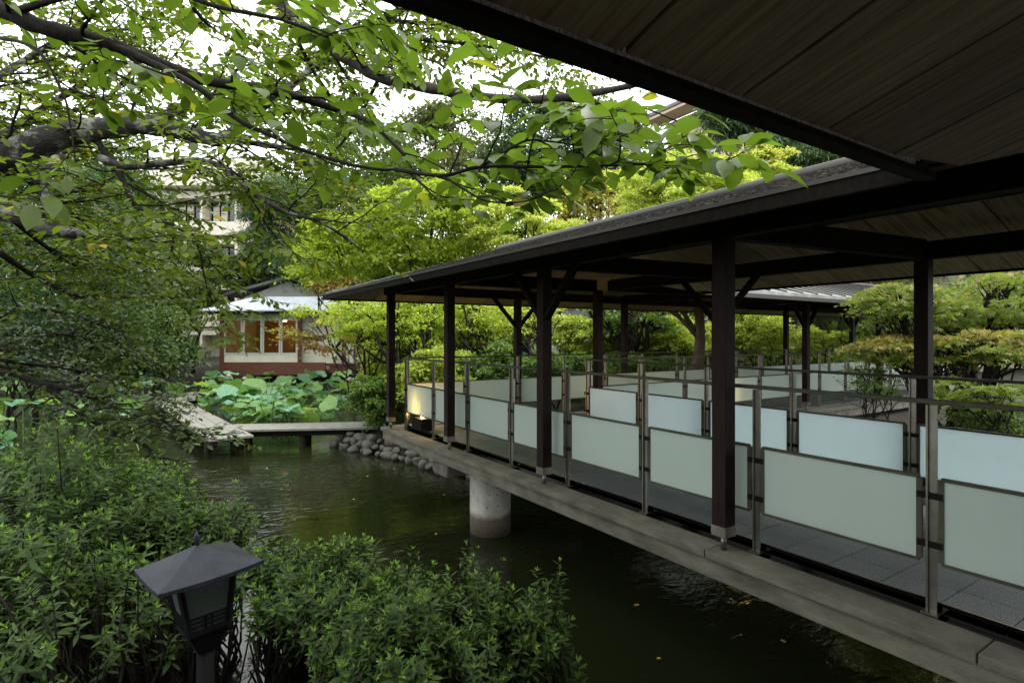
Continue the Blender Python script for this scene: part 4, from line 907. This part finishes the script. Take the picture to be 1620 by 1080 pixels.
lA = [
 (spline([(-150,300,5),(-60,262,5),(0,248,5),(100,214,5.1),(167,203,5.2),(233,198,5.3),(300,213,5.4),(345,222,5.5)]), .15, .062, .55),
 (spline([(340,222,5.5),(372,208,5.6),(412,172,5.8),(440,150,6),(478,122,6.3),(520,80,6.8)]), .058, .03, 1.0),
 (spline([(345,222,5.5),(375,223,5.5),(430,231,5.5),(472,238,5.5),(484,262,5.5)]), .04, .014, 1.0),
 (spline([(158,250,5.2),(200,263,5.1),(262,258,5.1),(325,256,5),(362,272,5),(400,305,4.9),(450,335,4.9),(505,350,4.9),(560,385,5)]), .036, .012, 1.2),
 (spline([(150,222,5.2),(175,252,5.2),(192,280,5.1),(210,320,5),(235,342,5),(262,352,5),(275,375,5),(268,410,5)]), .034, .010, 1.2),
 (spline([(262,352,5),(300,372,5),(315,395,5),(322,430,5),(330,470,5)]), .016, .005, 1.5),
 (spline([(-60,300,5),(0,334,5),(45,346,5),(80,360,5),(124,371,5)]), .085, .05, .5),
 (spline([(60,345,5),(75,315,5.1),(72,280,5.3),(95,240,5.6),(140,190,6),(230,90,6.6)]), .05, .015, 1.0),
 (spline([(-60,262,5),(40,190,5.8),(120,140,6.4),(200,100,7)]), .05, .015, 1.1),
 (spline([(0,330,5),(60,380,5.8),(120,420,6.4),(200,430,7)]), .03, .01, 1.2),
 (spline([(-100,200,5),(0,120,6),(120,60,7),(260,40,8)]), .05, .015, 1.1),
 (spline([(230,200,5.3),(300,170,6),(380,140,7),(470,170,8)]), .03, .01, 1.2),
 (spline([(0,240,5),(60,300,6.2),(130,350,7),(180,400,7.8)]), .03, .01, 1.3),
 (spline([(0,400,5.5),(60,440,6),(130,470,6.3),(210,470,6.6)]), .03, .01, 1.3),
]
limb_tree('cherry_tree', 'big old cherry with lichen-grey arching boughs entering from the left edge', lA,
  [(tA, [.26,.22,.19,.155])], M['cherry'], LF, 2.6, 11, M['bark_lichen'], M['bark_dark'], s1=.15, l1=1.05, s2=.115, l2=.5, s3=.046, size=.087, group='cherry trees over the pond')
tb2 = P(-500, 600, 3.0); tz2 = gz1(tb2.x, tb2.y)
lB = [
 (spline([(-500,-140,3.2),(-150,-50,3.2),(0,14,3.2),(60,41,3.2),(120,56,3.2),(170,69,3.25),(240,96,3.3),(330,128,3.4),(420,142,3.5),(480,156,3.6),(540,176,3.7)]), .055, .022, .5),
 (spline([(165,67,3.25),(210,85,3.2),(268,113,3.1),(315,140,3),(345,165,3),(385,195,3),(430,215,3),(480,238,2.95),(560,262,2.9)]), .020, .008, .7),
 (spline([(540,176,3.7),(580,190,3.4),(610,215,3.1),(640,245,2.9)]), .018, .009, .8),
 (spline([(625,268,2.85),(700,278,2.75),(760,264,2.7),(860,264,2.6),(960,262,2.5),(1040,258,2.45),(1120,252,2.4)]), .011, .004, 1.7),
 (spline([(560,262,2.9),(600,268,2.85),(640,270,2.85),(665,290,2.8),(690,315,2.8)]), .009, .003, .6),
 (spline([(760,264,2.7),(800,240,2.65),(835,222,2.6),(880,225,2.6),(925,230,2.55),(960,215,2.5)]), .007, .003, 1.8),
 (spline([(700,278,2.75),(735,300,2.7),(770,318,2.7),(820,320,2.7),(860,310,2.65)]), .006, .003, .8),
 (spline([(0,60,3.2),(60,80,3),(100,150,3),(110,190,3),(120,260,3)]), .010, .003, .35),
 (spline([(20,20,3.2),(120,-10,3),(220,-30,3),(340,10,2.9),(440,30,2.8),(520,60,2.8)]), .02, .006, 1.0),
 (spline([(430,-40,3.6),(520,30,3.4),(600,60,3.2),(660,80,3.1)]), .015, .005, 1.0),
]
limb_tree('cherry_tree', 'nearest cherry with big leaves on dark boughs hanging across the top of the picture', lB,
  [([(tb2.x,tb2.y,tz2-.2), tuple(P(-510,300,3.1)), tuple(P(-500,-140,3.2))], [.13,.10,.058])], M['cherry_near'], LFN, 1.9, 5, M['bark_dark'], M['bark_dark'], s1=.17, l1=.5, s2=.115, l2=.28, s3=.056, size=.122, group='cherry trees over the pond')
tb3 = P(330, 600, 9.5)
lC = [
 (spline([(380,-180,5.5),(440,0,5.5),(500,60,5.4),(560,98,5.3),(603,123,5.2),(667,137,5.1),(733,149,5),(817,158,4.9),(900,153,4.8),(983,139,4.7),(1030,126,4.6)]), .075, .02, .75),
 (spline([(780,-140,6.2),(700,-20,6),(640,12,6),(600,33,6),(560,70,5.9),(500,110,5.8)]), .05, .015, 1.1),
 (spline([(870,155,4.85),(930,163,4.8),(990,165,4.7),(1030,175,4.6),(1090,200,4.6)]), .014, .005, .9),
 (spline([(500,60,5.4),(620,60,6),(740,70,6.6),(860,90,7.2),(950,110,7.6)]), .03, .01, 1.2),
 (spline([(600,33,6),(700,40,6.6),(800,60,7.2),(900,90,7.8)]), .03, .008, 1.1),
 (spline([(440,0,5.5),(520,150,6),(600,200,6.5),(700,215,7)]), .025, .008, .9),
 (spline([(360,-150,5.5),(300,-20,6),(330,40,6.5),(400,80,7)]), .03, .01, 1.1),
 (spline([(250,-120,6),(180,-20,6.5),(120,40,7),(40,90,7.5)]), .03, .01, 1.1),
 (spline([(600,123,5.2),(560,200,5.6),(520,250,6),(470,300,6.4)]), .018, .006, 1.0),
]
limb_tree('cherry_tree', 'cherry with a long bare bough arching under the overhead eave near the top centre', lC,
  [([(tb.x-1.2,tb.y+1.6,.3), (tb.x-1,tb.y+1.7,4), tuple(P(60,-260,6)), tuple(P(380,-180,5.5))], [.2,.16,.12,.08])], M['cherry'], LF, 2.8, 23, M['bark'], M['bark_dark'], s1=.155, l1=.95, s2=.12, l2=.46, s3=.048, size=.088, group='cherry trees over the pond')
# low tree over the water at the left
lD = [
 (spline([(-260,560,7),(-60,572,6.8),(0,588,6.7),(60,605,6.6),(110,640,6.5),(150,668,6.4),(190,688,6.3),(230,705,6.2),(262,735,6.1)]), .05, .010, .75),
 (spline([(60,605,6.6),(130,620,6.5),(190,648,6.4),(260,672,6.2),(335,694,6.1)]), .03, .008, 1.8),
 (spline([(-60,572,6.8),(30,540,6.8),(110,530,6.7),(190,560,6.6),(260,600,6.5)]), .03, .008, 1.6),
 (spline([(-60,572,6.8),(0,500,7),(70,490,7),(150,510,6.9),(210,540,6.8)]), .03, .008, 1.6),
 (spline([(-60,560,6.8),(40,575,7.2),(120,585,7.4),(200,610,7.5),(280,640,7.5)]), .03, .008, 1.6),
]
limb_tree('overhanging_tree', 'low dark-stemmed tree leaning over the water at the left with yellow-flecked leaves', lD,
  [([tuple(P(-300,760,7)), tuple(P(-290,640,7)), tuple(P(-260,560,7))], [.12,.09,.055])], M['water_tree'], LF, 3, 31, M['bark_dark'], M['bark_dark'], s1=.14, l1=.52, s2=.10, l2=.30, s3=.042, size=.082, droop=.12, flatk=.28)
# ------------------------------------------------------------------ azaleas in the foreground
def shoots(rng, pos, axd, size, nleaf=15, lenk=1.0):
    """rosettes of narrow leaves climbing each shoot; returns old and young leaves"""
    n = len(pos); A = nrm(axd); ref = rng.normal(0, 1, (n, 3)); U = nrm(np.cross(A, ref)); V = np.cross(A, U)
    out = [[], [], [], []]; tip = [[], [], [], []]
    for j in range(nleaf+5):
        young = j >= nleaf; f_ = min(j/nleaf, 1); a = j*2.4+rng.normal(0, .25, n)
        el = (-.15+.75*f_ if not young else 1.0)+rng.normal(0, .16, n); rd = U*np.cos(a)[:, None]+V*np.sin(a)[:, None]
        x = rd*np.cos(el)[:, None]+A*np.sin(el)[:, None]; nn_ = A*np.cos(el)[:, None]-rd*np.sin(el)[:, None]+rng.normal(0, .15, (n, 3))
        p = pos+A*((f_**1.1-.95)*.13*lenk)[..., None] if np.ndim(f_) else pos+A*((f_-.95)*.13*lenk)
        s = size*((1.0-.25*f_) if not young else .42)*rng.uniform(.75, 1.2, n)
        for L_, v in zip(tip if young else out, (p, x, nn_, s)): L_.append(v)
    return [np.concatenate(v) for v in out], [np.concatenate(v) for v in tip]
def azalea(label, blobs, nsh, seed, size=.061, tall=(), low=.25):
    rng = np.random.default_rng(seed); cs = [np.array(P(*b_[:3])) for b_ in blobs]
    bx, by = float(np.mean([c[0] for c in cs])), float(np.mean([c[1] for c in cs]))
    t = thing('azalea_bush', label, 'bush', (bx, by, gz1(bx, by)), 'azalea bushes in the foreground')
    PS, AX = [], []; wts = np.array([b_[3]*b_[4] for b_ in blobs], float); wts /= wts.sum()
    for b_, c, w_ in zip(blobs, cs, wts):
        n = int(nsh*w_); d_ = nrm(rng.normal(0, 1, (n, 3))); d_[:, 2] = np.abs(d_[:, 2])*1.1-low; d_ = nrm(d_)
        rad = np.where(rng.random(n) < .75, rng.uniform(.86, 1.08, n), rng.uniform(.5, .86, n))[:, None]
        k_ = b_[2]/F; r3 = np.array([b_[3]*k_, b_[3]*k_*.8, b_[4]*k_]); v = d_*rad*r3
        lump = 1+.14*np.sin(d_[:, :1]*8+seed)+.12*np.sin(d_[:, 1:2]*9+2*seed)+np.where(rng.random((n, 1)) < .07, rng.uniform(.05, .22, (n, 1)), 0)
        v = v*lump; p = np.stack([c[0]+CS*v[:, 0]+SN*v[:, 1], c[1]-SN*v[:, 0]+CS*v[:, 1], c[2]+v[:, 2]], 1); a = d_*.55+rng.normal(0, .3, (n, 3)); a[:, 2] += .8
        a = np.stack([CS*a[:, 0]+SN*a[:, 1], -SN*a[:, 0]+CS*a[:, 1], a[:, 2]], 1); PS.append(p); AX.append(a)
    for (px, py, d, hh) in tall:
        p = np.array(P(px, py, d)); m_ = int(hh/.06)
        for j in range(m_): PS.append((p-np.array([0,0,j*.07]))[None]); AX.append(np.array([[rng.normal(0,.1), rng.normal(0,.1), 1]]))
    PS = np.concatenate(PS); AX = np.concatenate(AX)
    dep = PS[:, 0]*SN+PS[:, 1]*CS; sx = PX+F*(PS[:, 0]*CS-PS[:, 1]*SN)/dep
    lr = np.array([PS[:, 0]-lx, PS[:, 1]-ly]); near = np.hypot(*lr) < .30
    k_ = (dep > 1.15) & (PS[:, 2] > .3) & ~((near) & (PS[:, 2] > 1.10))
    # nothing may stand between the camera and the lantern
    lpx = (PS[:, 0]*CS-PS[:, 1]*SN)/dep; llp = (lx*CS-ly*SN)/(lx*SN+ly*CS)
    k_ &= ~((dep < 2.2) & (np.abs(lpx-llp) < .115) & (PS[:, 2] > 1.2))
    PS, AX = PS[k_], AX[k_]
    o, y = shoots(rng, PS, AX, size*rng.uniform(.6, 1.25, len(PS)))
    leaves('foliage', LW, *o, M['azalea'], t); leaves('young_leaves', LW, *y, M['azalea_tip'], t)
    mb = MB(); roots = [np.array([c[0]+rng.normal(0,.15), c[1]+rng.normal(0,.15), 0]) for c in cs for _ in range(3)]
    for r in roots: r[2] = max(gz1(r[0], r[1]), 0)-.05
    for i in rng.permutation(len(PS))[:min(len(PS), 230)]:
        p = PS[i]; r = min(roots, key=lambda q_: np.hypot(*(q_[:2]-p[:2]))); h_ = np.array([r[0]*.7+p[0]*.3, r[1]*.7+p[1]*.3, r[2]*.55+p[2]*.45])
        w_ = wob(rng, r+rng.normal(0,.18,3)*np.array([1,1,0]), h_, 3, .3); w2 = wob(rng, h_, p-nrm(AX[i:i+1])[0]*.05, 5, .22); mb.tube(np.concatenate([w_, w2[1:]]), [.014,.011,.009,.007,.005,.004,.0025], 5, cap=False)
    mb.build('stems', M['bark_dark'], t); print('azalea', len(PS)); return t
azalea('broad azalea bush filling the left edge behind the lantern', [(60,860,3.1,200,150),(-60,800,3.6,180,110),(150,810,3.5,130,90)], 1350, 1)
azalea('azalea bush at the bottom left corner, in deep shade', [(60,1010,2.2,200,140),(-60,960,2.4,160,150)], 420, 2)
azalea('azalea bush behind the lantern, its crown against the pond ripples', [(285,860,3.4,110,66),(425,912,3.1,105,42),(235,778,3.8,66,42)], 500, 3, low=-.1, tall=[(375,765,3.3,.2),(225,745,3.6,.2)])
azalea('azalea bush right of the lantern with upright shoots', [(575,1000,2.7,100,90),(470,955,2.8,80,36),(545,880,3.0,46,26)], 400, 4, low=.0, tall=[(590,860,2.9,.25),(545,850,3,.2)])
azalea('azalea bush at the bottom centre reaching out over the dark water', [(700,1010,2.55,150,105),(820,1010,2.6,80,75),(620,1040,2.3,110,90)], 620, 5, tall=[(738,862,2.6,.42),(885,890,2.7,.3),(850,905,2.7,.25),(915,1050,2.5,.2),(785,915,2.6,.2)])
# ------------------------------------------------------------------ fallen leaves on the water
for i, (px, py, r_) in enumerate([(1003,958,.035),(1243,1016,.03),(640,727,.03),(583,752,.03),(700,782,.025),(622,742,.03),(560,790,.03),(1046,1040,.02),(690,843,.025),(420,740,.03)]):
    c = PW(px, py, .006); tt, ff = leaf_tpl(.6, .15, .05); me = bpy.data.meshes.new('floating_leaf'); me.from_pydata((tt*r_*2).tolist(), [], ff); me.materials.append(M['yellow_leaf'])
    o = bpy.data.objects.new('floating_leaf', me); C.objects.link(o); o.location = c; o.rotation_euler = (0, 0, i*1.3)
    tag(o, ('yellow fallen leaf floating on the dark water right of the azaleas' if px > 950 else 'small fallen leaf floating between the footbridge and the round pier'), 'leaf', 'fallen leaves floating on the pond')
